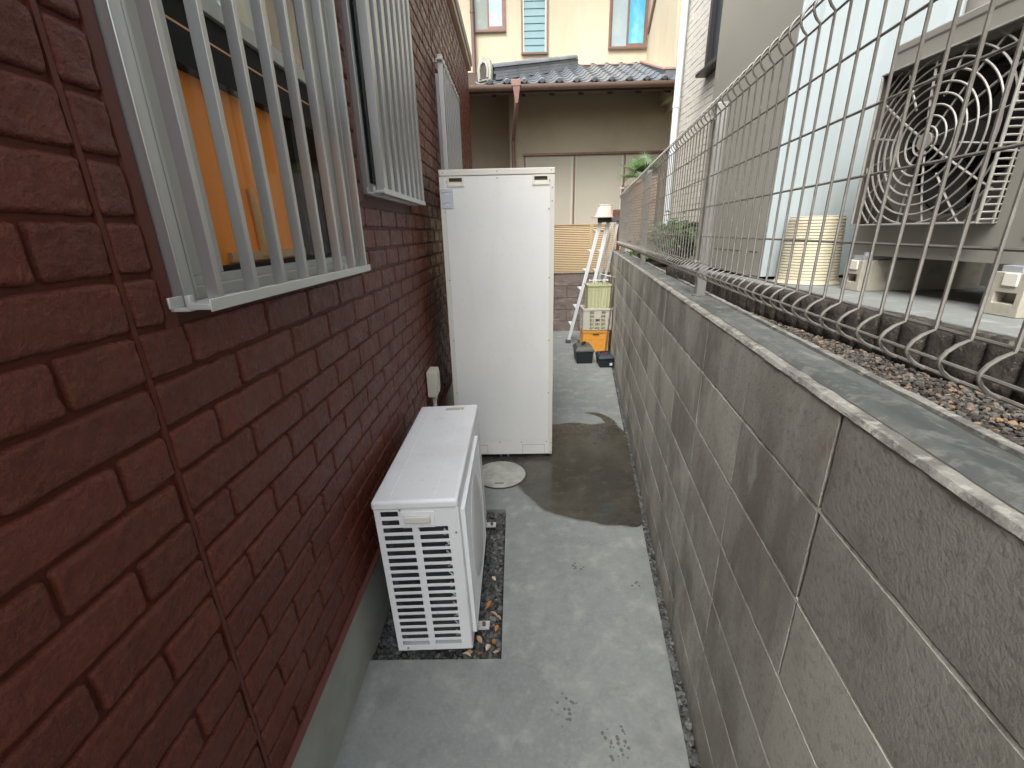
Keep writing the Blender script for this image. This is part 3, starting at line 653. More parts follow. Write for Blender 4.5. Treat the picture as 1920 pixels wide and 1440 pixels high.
# ------------------------------------------------------------------ electrical box on the wall
t = thing('socket_box', 'small beige outdoor socket box with conduit on the brick wall, between heat pump and cabinet', 'socket box', (-0.54, 2.60, 0.55))
MB().box(-0.543, -0.487, 2.475, 2.60, 0.575, 0.735).build('cover', M['box_beige'], t, bevel=.006)
MB().box(-0.487, -0.482, 2.49, 2.585, 0.60, 0.72).build('lid', M['box_beige'], t, bevel=.002)
MB().tube([(-0.515, 2.53, 0.58), (-0.515, 2.53, 0.50), (-0.505, 2.50, 0.42), (-0.49, 2.48, 0.30), (-0.49, 2.47, 0.012)], .013, 10).build('conduit', M['box_beige'], t, smooth=True)
MB().tube([(-0.515, 2.53, 0.578), (-0.515, 2.53, 0.545)], .019, 10).build('connector', M['crate_white'], t, smooth=True)

# ------------------------------------------------------------------ heat pump unit
hp = thing('heat_pump_unit', 'white heat pump outdoor unit standing on dark gravel beside the brick wall', 'heat pump', (-0.31, 1.64, -0.012))
hx0, hx1, hy0, hy1, hz0, hz1 = -0.462, -0.186, 1.225, 2.055, 0.036, 0.690
sl = []
L0, L1, R0, R1 = -0.441, -0.343, -0.319, -0.222
zc = [0.072 + 0.0315 * i for i in range(17)] ; ztop = [0.606, 0.640]
SH = 0.0094
us = [hx0, L0, -0.383, L1, R0, R1, hx1]; ws = sorted({hz0, hz1 - .03} | {q for z in zc + ztop for q in (z - SH, z + SH)})
def hole(u, w):
    for z in zc:
        if abs(w - z) < SH: return L0 < u < L1 or R0 < u < R1
    for z in ztop:
        if abs(w - z) < SH: return L0 < u < -0.383
    return False
MB().cells('y', hy0, us, ws, hole, 0.0022).build('side_panel', M['white_metal'], hp, bevel=.0009, segs=1)
b = MB(); b.box(hx0, hx0 + .003, hy0 + .0022, hy1, hz0, hz1 - .03); b.box(hx0, hx1, hy1 - .003, hy1, hz0, hz1 - .03)
b.box(hx0 + .003, hx1, hy0 + .0022, hy1 - .003, hz0, hz0 + .02)
b.build('casing', M['white_metal'], hp)
# front (fan side) panel, slightly proud with rounded corners
MB().box(hx1 - .012, hx1 + .004, hy0 + .0022, hy1, hz0 - .004, hz1 - .03).build('front_panel', M['white_metal'], hp, bevel=.004)
MB().box(hx0 - .006, hx1 + .006, hy0 - .005, hy1 + .004, hz1 - .034, hz1 + .001).build('top_panel', M['white_metal'], hp, bevel=.011, segs=4)
b = MB()
for x_ in (-0.412, -0.262): b.box(x_, x_ + .0035, hy0 + .03, hy1 - .05, hz1 + .0005, hz1 + .0022)
b.build('lid_rib', M['white_metal'], hp, bevel=.0008)
MB().box(-0.335, -0.245, hy1 - .065, hy1 - .035, hz1 + .001, hz1 + .0016).build('rating_sticker', M['sticker'], hp)
b = MB(); b.cells('x', -0.451, [hy0 + .03 + i * (hy1 - hy0 - .06) / 1 for i in range(2)], [hz0 + .02, hz1 - .04], lambda u, w: False, 0.02)
b.box(-0.431, hx1 - .02, hy0 + .030, hy0 + .045, hz0 + .02, hz1 - .04)
for i in range(60):
    x_ = -0.428 + i * 0.0038
    b.box(x_, x_ + .0012, hy0 + .024, hy0 + .030, hz0 + .02, hz1 - .04)
b.build('coil', M['fins'], hp)
b = MB()
for i in range(12):
    z = .09 + i * .045; b.tube([(-0.24, hy0 + .016, z), (-0.225, hy0 + .010, z + .012), (-0.24, hy0 + .016, z + .024)], .0035, 6)
b.build('pipe_bend', M['galv'], hp, smooth=True)
# handle on the side panel
b = MB(); b.box(-0.372, -0.262, hy0 - .0035, hy0 - .0002, 0.586, 0.648); b.build('handle_plate', M['white_metal'], hp, bevel=.0015)
MB().box(-0.362, -0.275, hy0 - .014, hy0 - .0036, 0.610, 0.634).build('handle', M['cream_trim'], hp, bevel=.003)
for (x_, z_) in ((-0.432, 0.667), (-0.318, 0.583), (-0.196, 0.56), (-0.425, 0.05), (-0.213, 0.667), (-0.375, .656)):
    MB().tube([(x_, hy0 - .003, z_), (x_, hy0 + .001, z_)], .0038, 8).build('screw', M['screw'], hp)
# grille on the fan side: raised frame, horizontal louvres, centre disc
gx = hx1 + .004
b = MB(); gy0, gy1, gz0, gz1 = 1.262, 1.83, 0.075, 0.625
b.box(gx, gx + .016, gy0, gy0 + .012, gz0, gz1); b.box(gx, gx + .016, gy1 - .012, gy1, gz0, gz1); b.box(gx, gx + .016, gy0 + .012, gy1 - .012, gz0, gz0 + .012); b.box(gx, gx + .016, gy0 + .012, gy1 - .012, gz1 - .012, gz1)
gr = b.build('fan_grille', M['white_metal'], hp, bevel=.002)
n = 34; me = MB().box(0, .013, 0, gy1 - gy0 - .024, 0, .0052).mesh('louvre', M['white_metal'])
for i in range(n): piece(me, 'louvre', gr, (gx + .001, gy0 + .012, gz0 + .018 + i * (gz1 - gz0 - .036) / n))
b = MB(); pr = [(0.0, .021), (0.12, .021), (0.16, .0195), (0.175, .015), (.178, .0)]
v = []; f = []; n = 40
for r_, h in pr:
    for k in range(n): tt = 2 * math.pi * k / n; v.append((gx + h, 1.546 + r_ * math.cos(tt), .35 + r_ * 1.25 * math.sin(tt)))
for i in range(len(pr) - 1):
    for k in range(n): k2 = (k + 1) % n; f.append((i * n + k, i * n + k2, (i + 1) * n + k2, (i + 1) * n + k))
b.add(v, f).build('centre_disc', M['white_metal'], gr, smooth=True)
MB().box(gx - .001, gx + .0015, 1.86, 2.03, .08, .62).build('service_panel', M['white_metal'], hp, bevel=.001)
for y_ in (1.345, 1.985):
    b = MB(); b.box(-0.50, -0.128, y_ - .02, y_ + .02, 0.012, 0.0165); b.box(-0.45, -0.178, y_ - .02, y_ + .02, 0.0165, hz0 - .0001); b.box(-0.45, -0.446, y_ - .02, y_ + .02, -0.012, 0.012); b.box(-0.20, -0.196, y_ - .02, y_ + .02, -0.012, 0.012)
    ft = b.build('foot_bracket', M['galv_foot'], hp)
    MB().tube([(-0.150, y_, .0165), (-0.150, y_, .028)], .008, 6).build('bolt', M['rust'], ft)
hp.rotation_euler = (0, R(-1.8), 0)

# ------------------------------------------------------------------ tall water tank cabinet
tk = thing('water_tank_cabinet', 'tall ivory hot water tank cabinet blocking the middle of the alley', 'water tank', (-0.10, 3.1, 0))
tx0, tx1, ty0, ty1, tz0, tz1 = -0.431, 0.236, 2.757, 3.44, 0.032, 1.858
MB().box(tx0 + .002, tx1 - .002, ty0 + .004, ty1, tz0, tz1 - .034).build('casing', M['cream_metal'], tk, bevel=.003)
MB().box(tx0, tx1, ty0 - .003, ty1 + .002, tz1 - .034, tz1).build('lid', M['cream_trim'], tk, bevel=.004)
MB().box(tx0 + .001, tx0 + .030, ty0 - .0005, ty0 + .0038, tz0, tz1 - .036).build('edge_strip', M['cream_trim'], tk, bevel=.001)
MB().box(tx1 - .026, tx1 - .001, ty0 - .0005, ty0 + .0038, tz0, tz1 - .036).build('edge_strip', M['cream_trim'], tk, bevel=.001)
# front panel with two handle openings
H = [(-0.373, -0.298, 1.783, 1.812), (0.118, 0.193, 1.783, 1.812)]
us = sorted({tx0 + .0315, tx1 - .0275} | {q for h in H for q in h[:2]}); ws = [0.140, 1.783, 1.812, tz1 - .0365]
# the casing behind is solid, so the cups are raised bezels with a dark pocket
MB().cells('y', ty0 + .0036, us, ws, lambda u, w: any(h[0] < u < h[1] and h[2] < w < h[3] for h in H), -0.0030).build('front_panel', M['cream_metal'], tk)
for h in H:
    b = MB(); b.box(h[0] - .012, h[1] + .012, ty0 - .0045, ty0 + .0004, h[2] - .016, h[2]); b.box(h[0] - .012, h[1] + .012, ty0 - .0045, ty0 + .0004, h[3], h[3] + .008)
    b.box(h[0] - .012, h[0], ty0 - .0045, ty0 + .0004, h[2], h[3]); b.box(h[1], h[1] + .012, ty0 - .0045, ty0 + .0004, h[2], h[3])
    cup = b.build('grip', M['white_frame'], tk, bevel=.0015)
    MB().box(h[0], h[1], ty0 + .0022, ty0 + .0045, h[2] + .008, h[3]).build('opening', M['recess'], cup)
    MB().prism([(ty0 + .0021, h[2]), (ty0 - .002, h[2]), (ty0 + .0021, h[2] + .010)], 'x', h[0], h[1]).build('ramp', M['recess_cup'], cup)
MB().box(tx0 + .003, tx1 - .003, ty0 + .0005, ty0 + .0036, tz0 + .001, 0.134).build('base_panel', M['cream_metal'], tk, bevel=.001)
b = MB()
for (x0, x1_) in ((-0.36, -0.215), (0.028, 0.185)):
    b.box(x0, x1_, ty0 - .0002, ty0 + .0005, 0.104, 0.106); b.box(x0, x0 + .0018, ty0 - .0002, ty0 + .0005, tz0 + .002, 0.104); b.box(x1_ - .0018, x1_, ty0 - .0002, ty0 + .0005, tz0 + .002, 0.104)
b.build('knockout_line', M['seam'], tk)
MB().cells('y', ty0 - .0035, [-0.424, -0.408, -0.403, -0.378, -0.373, -0.354], [1.652, 1.672, 1.684, 1.728, 1.740, 1.757], lambda u, w: (-0.403 < u < -0.378) and (1.672 < w < 1.684 or 1.728 < w < 1.740), 0.0025).build('fixing_plate', M['galv'], tk)
sme = MB().tube([(0, -.003, 0), (0, .0005, 0)], .0042, 8).mesh('screw', M['screw'])
for (x_, z_) in ((-0.414, 1.734), (-0.414, 1.677), (-0.407, 1.842), (-0.095, 1.843), (0.215, 1.843), (-0.095, 1.808), (0.205, 1.79), (0.222, 1.752), (0.222, 1.68), (0.203, 1.64), (0.207, 1.245), (0.207, 0.85), (0.207, 0.49), (-0.405, 1.63), (-0.405, 1.24), (-0.405, 0.86), (-0.405, .50),
                 (0.022, 0.126), (-0.13, 0.126), (0.196, 0.129), (0.226, 0.118), (-0.385, 1.795), (0.226, .045)):
    piece(sme, 'screw', tk, (x_, ty0 - .0006, z_))
for (x_, y_) in ((-0.36, ty0 + .09), (0.17, ty0 + .09), (-0.36, ty1 - .09), (0.17, ty1 - .09)):
    MB().box(x_ - .035, x_ + .035, y_ - .035, y_ + .035, 0.0005, tz0 - .0002).build('leg', M['recess'], tk)
for x_ in (-0.125, -0.075): MB().tube([(x_, ty0 + .03, 0.0), (x_, ty0 + .03, tz0)], .009, 8).build('drain_pipe', M['alu'], tk)

# ------------------------------------------------------------------ concrete block wall on the right
bw = thing('block_wall', 'weathered grey concrete block wall carrying the wire fence on the right', 'wall', (0.7, 2.5, 0))
NRM = Vector((-1, WB, 0)).normalized(); DIR = Vector((WB, 1, 0)).normalized()
ANG = -math.atan(WB)
def wpt(y, off, z): return (wx(y) + off, y, z)
YW0, YW1, WT = -1.2, 6.85, 0.152
b = MB()
b.add([wpt(YW0, .010, -.05), wpt(YW1, .010, -.05), wpt(YW1, WT - .006, -.05), wpt(YW0, WT - .006, -.05), wpt(YW0, .010, 1.243), wpt(YW1, .010, 1.243), wpt(YW1, WT - .006, 1.243), wpt(YW0, WT - .006, 1.243)],
      [(0, 1, 5, 4), (1, 2, 6, 5), (2, 3, 7, 6), (3, 0, 4, 7), (4, 5, 6, 7), (0, 3, 2, 1)])
b.build('core', M['joint_dark'], bw)
courses = [(-0.045, 0.108), (0.117, 0.300), (0.309, 0.493), (0.502, 0.685), (0.694, 0.872), (0.881, 1.062), (1.071, 1.243)]
# pale raised mortar beads in the bed joints
for k in range(6):
    z = (courses[k][1] + courses[k + 1][0]) / 2; n = 160; v = []; f = []
    for i in range(n + 1):
        y = YW0 + (YW1 - YW0) * i / n; w = .0042 * (1 + .5 * noise.noise(Vector((y * 13, k * 3, 0)))); o_ = .0030 + .003 * noise.noise(Vector((y * 9, k * 3, 4)))
        zz = z - .0015 + .0012 * noise.noise(Vector((y * 6, k * 7, 8)))
        v += [wpt(y, .0115, zz - .0045), wpt(y, o_, zz - w), wpt(y, o_, zz + w * .6), wpt(y, .0115, zz + .0045)]
    for i in range(n):
        for j in range(3): a = i * 4 + j; f.append((a, a + 1, a + 5, a + 4))
    MB().add(v, f).build('mortar_bead', M['joint_pale'], bw, smooth=True)
STEP = 0.3745; nb = int((YW1 - YW0) / STEP) + 1
def block_mesh(h, seed):
    L_ = STEP * math.sqrt(1 + WB * WB) - .006; nu, nv = 12, 6; v = []; f = []
    rs_ = random.Random(seed)
    for i in range(nu + 1):
        for j in range(nv + 1):
            u, t_ = i / nu, j / nv; y = (u - .5) * L_; z = (t_ - .5) * h
            e = min(min(u, 1 - u) * L_, min(t_, 1 - t_) * h)
            if i in (0, nu): y += .0012 * rs_.uniform(-1, 1)
            if j in (0, nv): z += .0010 * rs_.uniform(-1, 1)
            x = 0.0 if e > .004 else .0012
            x += .0006 * noise.noise(Vector((y * 9, z * 9, seed)))
            v.append((x, y, z))
    N0 = len(v)
    for i in range(nu):
        for j in range(nv): a = i * (nv + 1) + j; f.append((a, a + 1, a + nv + 2, a + nv + 1))
    rim = [i * (nv + 1) for i in range(nu + 1)] + [nu * (nv + 1) + j for j in range(1, nv + 1)] + [i * (nv + 1) + nv for i in range(nu - 1, -1, -1)] + [j for j in range(nv - 1, 0, -1)]
    for q in rim: v.append((.0145, v[q][1], v[q][2]))
    for i in range(len(rim)): j = (i + 1) % len(rim); f.append((rim[i], rim[j], N0 + j, N0 + i))
    return MB().add(v, f).mesh('block', M['block'], smooth=True)
bmesh_cache = {}
for k, (z0, z1) in enumerate(courses):
    for i in range(nb):
        yc = 0.617 + STEP * (i - 5) + STEP / 2 + 0.003 * math.sin(i * 3 + k)
        if yc + STEP / 2 > YW1 + .05: continue
        key = (round(z1 - z0, 4), (i * 7 + k * 3) % 4)
        if key not in bmesh_cache: bmesh_cache[key] = block_mesh(z1 - z0, key[1] + k)
        piece(bmesh_cache[key], 'block', bw, (wx(yc), yc, (z0 + z1) / 2), rot=(0, 0, ANG))
# mortar cap with pale crumbling edges
def ribbon(name, o0, o1, zf, mt, n=420, m_=7, close=0.012, seed=0, jit=.003):
    v = []; f = []
    for i in range(n + 1):
        y = YW0 + (YW1 - YW0) * i / n
        a = o0 + jit * noise.noise(Vector((y * 11, seed, 0))) + jit * .6 * noise.noise(Vector((y * 37, seed, 2))); e = o1 + jit * noise.noise(Vector((y * 11, seed, 5))) + jit * .6 * noise.noise(Vector((y * 41, seed, 7)))
        for j in range(m_):
            t_ = j / (m_ - 1); o_ = a + (e - a) * t_
            z = zf(y, o_) - (close if j in (0, m_ - 1) else 0)
            v.append(wpt(y, o_, z))
    for i in range(n):
        for j in range(m_ - 1): q = i * m_ + j; f.append((q, q + 1, q + m_ + 1, q + m_))
    return MB().add(v, f).build(name, mt, bw, smooth=True)
ribbon('mortar_cap', 0.026, WT - .020, lambda y, o_: 1.2492 + .0018 * noise.noise(Vector((y * 7, o_ * 20, 0))) + .0008 * noise.noise(Vector((y * 40, o_ * 60, 0))), M['cap'])
ribbon('cap_edge', -.001, .029, lambda y, o_: 1.2475 + .0018 * noise.noise(Vector((y * 17, o_ * 50, 3))) + .0009 * noise.noise(Vector((y * 60, o_ * 90, 3))), M['cap_edge'], seed=1, close=.007)
ribbon('cap_edge', WT - .024, WT, lambda y, o_: 1.2480 + .0018 * noise.noise(Vector((y * 19, o_ * 50, 6))), M['cap_edge'], seed=2, close=.02)

# ------------------------------------------------------------------ raised ground to the right, gravel bed, edging, pad
b = MB()
b.add([wpt(YW0, WT, -.05), wpt(YW1, WT, -.05), (9, YW1, -.05), (9, YW0, -.05), wpt(YW0, WT, 1.188), wpt(YW1, WT, 1.188), (9, YW1, 1.188), (9, YW0, 1.188)],
      [(0, 1, 5, 4), (1, 2, 6, 5), (2, 3, 7, 6), (3, 0, 4, 7), (4, 5, 6, 7), (0, 3, 2, 1)])
b.build('raised_ground', M['earth'], kind='structure')
b = MB(); b.box(0.945, 9, -1.15, 2.75, 1.189, 1.306)
b.build('pad', M['pad'], kind='structure', bevel=.004)
ed = thing('edging', 'row of dark rough edging stones along the concrete pad behind the fence', 'edging', (0.93, 0.8, 1.19))
EM = []
for s_ in range(6):
    bm = bmesh.new(); bmesh.ops.create_cube(bm, size=1); bmesh.ops.subdivide_edges(bm, edges=bm.edges, cuts=3, use_grid_fill=True)
    for v_ in bm.verts:
        p = v_.co.copy(); r_ = Vector((p.x, p.y, 0)); k_ = max(abs(p.x), abs(p.y))
        if r_.length > 1e-5 and k_ > .3: q = r_ / r_.length * k_; p.x = p.x * .55 + q.x * .45; p.y = p.y * .45 + q.y * .55
        v_.co = Vector((p.x * .045, p.y * .066, p.z * .112)) + Vector((1, .6, .5)) * .004 * noise.noise(p * 5 + Vector((s_ * 7, 0, 0)))
    me = bpy.data.meshes.new('edging_stone'); bm.to_mesh(me); bm.free(); me.materials.append(M['edging'])
    me.polygons.foreach_set('use_smooth', [True] * len(me.polygons)); EM.append(me)
for i in range(56):
    y = -.9 + i * .0655
    piece(random.choice(EM), 'edging_stone', ed, (.936 + random.uniform(-.006, .004), y, 1.246 + random.uniform(-.004, .003)), rot=(0, 0, random.uniform(-.1, .1)))
def bed(r):
    y = r.uniform(-.3, 3.2); return (r.uniform(wx(y) + WT + .004, .915 if wx(y) + WT < .9 else wx(y) + WT + .05), y)
stones('gravel', bed, 14000, .0050, GB, lambda x, y: 1.190 + .006 * noise.noise(Vector((x * 8, y * 8, 0))) + random.uniform(-.002, .006), 'brown and grey pebbles with leaf litter between block wall and edging stones', (5, 4, 2.4, 1.2, 3, 4), seed=8)

# ------------------------------------------------------------------ wire mesh fence
fn = thing('mesh_fence', 'grey welded wire mesh fence with curled edges on top of the block wall', 'fence', (0.75, 2.0, 1.25))
FA = 0.4525; fx = lambda y, o_=0.0: FA + WB * y + o_
def prof(curl):
    c = []
    def arc(z0, z1, n=7):
        for i in range(n + 1):
            t_ = i / n; c.append((-curl * math.sin(math.pi * t_) ** .85, z0 + (z1 - z0) * t_))
    arc(1.330, 1.382); c += [(k * .62, z) for k, z in []]
    for i in range(8):
        t_ = i / 7; c.append((-.017 * math.sin(math.pi * t_) ** .85, 1.887 + .054 * t_))
    return c
pf = prof(.029)
me = MB().tube([(o_, 0, z) for o_, z in pf], .0025, 6).mesh('upright_wire', M['wire'], smooth=True)
y = 0.389
ylist = []
yy = y - .0552 * 12
while yy < 6.05: ylist.append(yy); yy += .0552
for yy in ylist: piece(me, 'upright_wire', fn, (fx(yy) + (pf[0][0]), yy, 0))
ya, yb = ylist[0] - .01, ylist[-1] + .01
for (z, o_) in ((1.330, .003), (1.356, -.0265), (1.384, .003), (1.482, .003), (1.586, .003), (1.690, .003), (1.790, .003), (1.887, .003), (1.914, -.0145), (1.941, .003)):
    MB().tube([(fx(ya, o_), ya, z), (fx(yb, o_), yb, z)], .0024, 6).build('line_wire', M['wire'], fn, smooth=True)
pm = MB().box(-.019, .019, -.019, .019, 0, .688).mesh('fence_post', M['post'], bevel=.003)
cm = MB().box(-.022, .004, -.005, .005, -.005, .005).mesh('clip', M['post'], bevel=.001)
for yp in (-0.07, 1.83, 3.68, 5.58):
    p_ = piece(pm, 'post', fn, (FA + .03 + WB * yp, yp, 1.2495), rot=(0, 0, ANG)); ORG[p_.name] = ORG[fn.name]
    for z in (1.384, 1.887): piece(cm, 'clip', fn, (FA + .012 + WB * yp, yp - .012, z), rot=(0, 0, ANG))
    MB().lathe([(.032, 0), (.032, .004), (.020, .007)], (FA + .03 + WB * yp, yp, 1.2497), 16).build('base_plate', M['cap'], fn)

# ------------------------------------------------------------------ air conditioner unit behind the fence
ac = thing('air_conditioner_unit', 'large grey air conditioner unit with round fan grille behind the wire fence', 'air conditioner', (1.28, 1.15, 1.40))
ax0, ax1, ay0, ay1, az0, az1 = 1.142, 1.44, 0.715, 1.555, 1.417, 2.008
def gh(u, w): return 1.112 < u < 1.512 and 1.514 < w < 1.918
MB().cells('x', ax0, [ay0, 1.112, 1.512, ay1], [az0, 1.514, 1.918, az1 - .022], gh, .002).build('front_panel', M['ac_grey'], ac)
b = MB(); b.box(ax0 + .002, ax1, ay1 - .003, ay1, az0, az1 - .022); b.box(ax0 + .002, ax1, ay0, ay0 + .003, az0, az1 - .022); b.box(ax1 - .003, ax1, ay0 + .003, ay1 - .003, az0, az1 - .022)
b.box(ax0 + .002, ax1 - .003, ay0 + .003, ay1 - .003, az0, az0 + .004); b.build('casing', M['ac_grey'], ac)
MB().box(ax0 - .003, ax1 + .003, ay0 - .003, ay1 + .003, az1 - .024, az1).build('lid', M['ac_grey'], ac, bevel=.005)
b = MB()
for z in (1.475, 1.50, 1.525, 1.55): b.box(ax0 - .0035, ax0 - .0001, .76, 1.04, z, z + .006)
b.build('moulding', M['ac_grey'], ac, bevel=.001)
for (y_, z_) in ((1.47, 1.435), (1.19, 1.435), (.95, 1.435), (1.2, 1.995)): MB().tube([(ax0 - .004, y_, z_), (ax0 + .001, y_, z_)], .0045, 8).build('screw', M['screw'], ac)
# bell mouth, fan and coil behind the grille
hy, hz = 1.312, 1.716
v = []; f = []; n = 48
for r_, x_ in ((.30, ax0 + .0022), (.20, ax0 + .004), (.185, ax0 + .03), (.183, ax0 + .09)):
    for k in range(n): tt = 2 * math.pi * k / n; v.append((x_, min(max(hy + (1.5 if r_ > .28 else 1) * r_ * math.cos(tt), 1.09), 1.535), min(max(hz + (1.5 if r_ > .28 else 1) * r_ * math.sin(tt), 1.49), 1.95)))
for i in range(3):
    for k in range(n): k2 = (k + 1) % n; f.append((i * n + k, i * n + k2, (i + 1) * n + k2, (i + 1) * n + k))
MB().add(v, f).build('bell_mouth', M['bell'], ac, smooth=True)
fan = MB().tube([(ax0 + .035, hy, hz), (ax0 + .11, hy, hz)], [.052, .055], 24).build('fan', M['fan_dark'], ac, smooth=True)
for q in range(3):
    v = []; f = []; na, nr = 10, 5
    for i in range(na + 1):
        for j in range(nr + 1):
            r_ = .05 + .125 * j / nr; tt = q * 2.094 + (i / na) * (1.35 + .25 * j / nr) + .15 * j / nr
            v.append((ax0 + .045 + .055 * (i / na), hy + r_ * math.cos(tt), hz + r_ * math.sin(tt)))
    for i in range(na):
        for j in range(nr): a = i * (nr + 1) + j; f.append((a, a + 1, a + nr + 2, a + nr + 1))
    MB().add(v, f).build('blade', M['fan_dark'], fan, smooth=True)
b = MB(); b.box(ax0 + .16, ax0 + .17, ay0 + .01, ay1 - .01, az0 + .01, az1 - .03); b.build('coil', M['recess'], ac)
b = MB()
for i in range(26):
    z = 1.46 + i * .02; b.box(ax0 + .150, ax0 + .158, 1.08, 1.54, z, z + .004)
for i in range(24):
    y_ = 1.08 + i * .02; b.box(ax0 + .146, ax0 + .149, y_, y_ + .003, 1.46, 1.98)
b.build('guard_net', M['ac_grey'], ac)
# protruding guard: square rim, rings, spokes, ribbed near side
gx0 = 1.088; gy0, gy1, gz0, gz1 = 1.105, 1.518, 1.507, 1.925
g = MB()
for (a, e, c, d) in ((gy0, gy1, gz0, gz0 + .005), (gy0, gy1, gz1 - .005, gz1), (gy0, gy0 + .005, gz0 + .005, gz1 - .005), (gy1 - .005, gy1, gz0 + .005, gz1 - .005)):
    g.box(gx0, gx0 + .007, a, e, c, d)
g.box(gx0 + .007, ax0 - .0002, gy0 + .004, gy1, gz0 - .0, gz0 + .003); g.box(gx0 + .007, ax0 - .0002, gy0 + .004, gy1, gz1 - .003, gz1)
gg = g.build('fan_grille', M['grille_grey'], ac, bevel=.0015)
def arcs(r_):
    n = 96; seg = []; cur = []
    for k in range(n + 1):
        tt = 2 * math.pi * k / n; y_, z_ = hy + r_ * math.cos(tt), hz + r_ * math.sin(tt)
        if gy0 + .004 < y_ < gy1 - .004 and gz0 + .004 < z_ < gz1 - .004: cur.append((gx0 + .003 + max(0, .012 * (r_ / .2) ** 2 - .002), y_, z_))
        else:
            if len(cur) > 1: seg.append(cur)
            cur = []
    if len(cur) > 1: seg.append(cur)
    return seg
for i in range(11):
    r_ = .034 + i * .0245
    for sg in arcs(r_): MB().tube(sg, .0025, 5).build('ring', M['grille_grey'], gg, smooth=True)
for k in range(16):
    tt = 2 * math.pi * (k + .5) / 16; c_, s_ = math.cos(tt), math.sin(tt); L_ = 9
    if c_ > 1e-6: L_ = min(L_, (gy1 - .004 - hy) / c_)
    if c_ < -1e-6: L_ = min(L_, (gy0 + .004 - hy) / c_)
    if s_ > 1e-6: L_ = min(L_, (gz1 - .004 - hz) / s_)
    if s_ < -1e-6: L_ = min(L_, (gz0 + .004 - hz) / s_)
    r0 = .024 if k % 2 else .10
    sb = MB(); pts = []
    for j in range(6):
        r_ = r0 + (L_ - r0) * j / 5; pts.append((gx0 + .006 + max(0, .012 * (min(r_, .25) / .2) ** 2 - .002), hy + r_ * c_, hz + r_ * s_))
    sb.tube(pts, .0029, 5).build('spoke', M['grille_grey'], gg)
MB().tube([(gx0, hy, hz), (gx0 + .008, hy, hz)], .021, 24).build('hub', M['ac_grey'], gg)
rme = MB().tube([(0, 0, 0), (.018, -.004, 0), (.040, -.002, 0), (.053, .006, 0)], .0024, 5).mesh('rib', M['grille_grey'], smooth=True)
for i in range(26): piece(rme, 'rib', gg, (gx0 + .002, gy0 + .003, gz0 + .010 + i * .0160))
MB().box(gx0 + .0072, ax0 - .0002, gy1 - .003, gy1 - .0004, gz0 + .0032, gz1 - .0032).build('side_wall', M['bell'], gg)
b = MB(); b.box(ax0 - .018, ax0 - .014, gy0 - .002, gy0 + .002, gz0, gz1); b.build('side_strut', M['grille_grey'], gg)
for y_ in (1.487, 1.022):
    b = MB(); b.box(1.120, 1.47, y_ - .022, y_ + .022, 1.4035, 1.4165); b.build('foot_bracket', M['galv'], ac, bevel=.001)
for i, y_ in enumerate((1.487, 1.010)):
    st = thing('equipment_stand', ('beige block stand under the far foot of the grey air conditioner', 'beige block stand under the near foot of the grey air conditioner')[i], 'stand', (1.3, y_, 1.307), 'beige block stands')
    x0, x1 = 1.108, 1.50; h0, h1 = 1.3065, 1.4030; w = .037
    b = MB()
    us = [y_ - w, y_ - w + .014, y_ + w - .014, y_ + w]; ws = [h0, h0 + .028, h0 + .052, h0 + .066, h1 - .008, h1]
    b.cells('x', x0, us, ws, lambda u, q: (us[1] < u < us[2]) and (ws[1] < q < ws[2]), .03)
    b.box(x0 + .03, x1, y_ - w, y_ + w, h0, h1)
    bo = b.build('body', M['stand'], st, bevel=.0015, segs=1)
    MB().box(x0 - .004, x0 + .02, y_ - .020, y_ + .012, h1 - .030, h1 - .001).build('clamp', M['white_frame'], st, bevel=.002)
    MB().tube([(x0 + .03, y_ - .006, h1 + .012), (x0 + .03, y_ - .006, h1 + .024)], .008, 6).build('bolt', M['galv'], st)

# ------------------------------------------------------------------ tall cabinet next door
nt_ = thing('neighbour_water_tank', 'tall grey and bluish white hot water cabinet standing on the pad behind the fence', 'water tank', (1.28, 2.2, 1.306))
cx0, cx1, cy0, cy1 = 1.005, 1.56, 1.842, 2.55
MB().box(cx0, cx0 + .004, cy0 + .012, cy1, 1.318, 3.12).build('side_panel', M['grey_steel'], nt_)
MB().box(cx0 + .004, cx1 - .002, cy0 + .012, cy1, 1.318, 3.12).build('casing', M['grey_steel'], nt_)
MB().prism([(cx0 - .002, cy0 + .0118), (cx0 - .002, cy0 + .004), (cx0 + .004, cy0), (cx0 + .055, cy0), (cx0 + .075, cy0 + .005), (cx0 + .10, cy0 + .004), (cx1 - .06, cy0 + .004), (cx1 - .012, cy0), (cx1, cy0 + .006), (cx1, cy0 + .0118)], 'z', 1.318, 3.12).build('front_panel', M['blue_white'], nt_, bevel=.001)
MB().box(cx0 - .006, cx1 + .006, cy0 - .006, cy1 + .005, 3.12, 3.15).build('lid', M['blue_white'], nt_, bevel=.003)
for (y0_, y1_) in ((2.33, 2.03), (1.965, 1.895)):
    MB().box(cx0 - .001, cx0 - .0001, y1_, y0_, 1.4115, 1.4145).build('slot', M['recess'], nt_)
for z_ in (1.40, 1.70, 2.0, 2.3, 2.6): MB().tube([(cx0 + .065, cy0 - .002, z_), (cx0 + .065, cy0 + .003, z_)], .005, 8).build('screw', M['screw'], nt_)
for (x_, y_) in ((1.06, 1.90), (1.50, 1.90), (1.06, 2.50), (1.50, 2.50)): MB().box(x_ - .03, x_ + .03, y_ - .03, y_ + .03, 1.3062, 1.318).build('leg', M['black'], nt_)

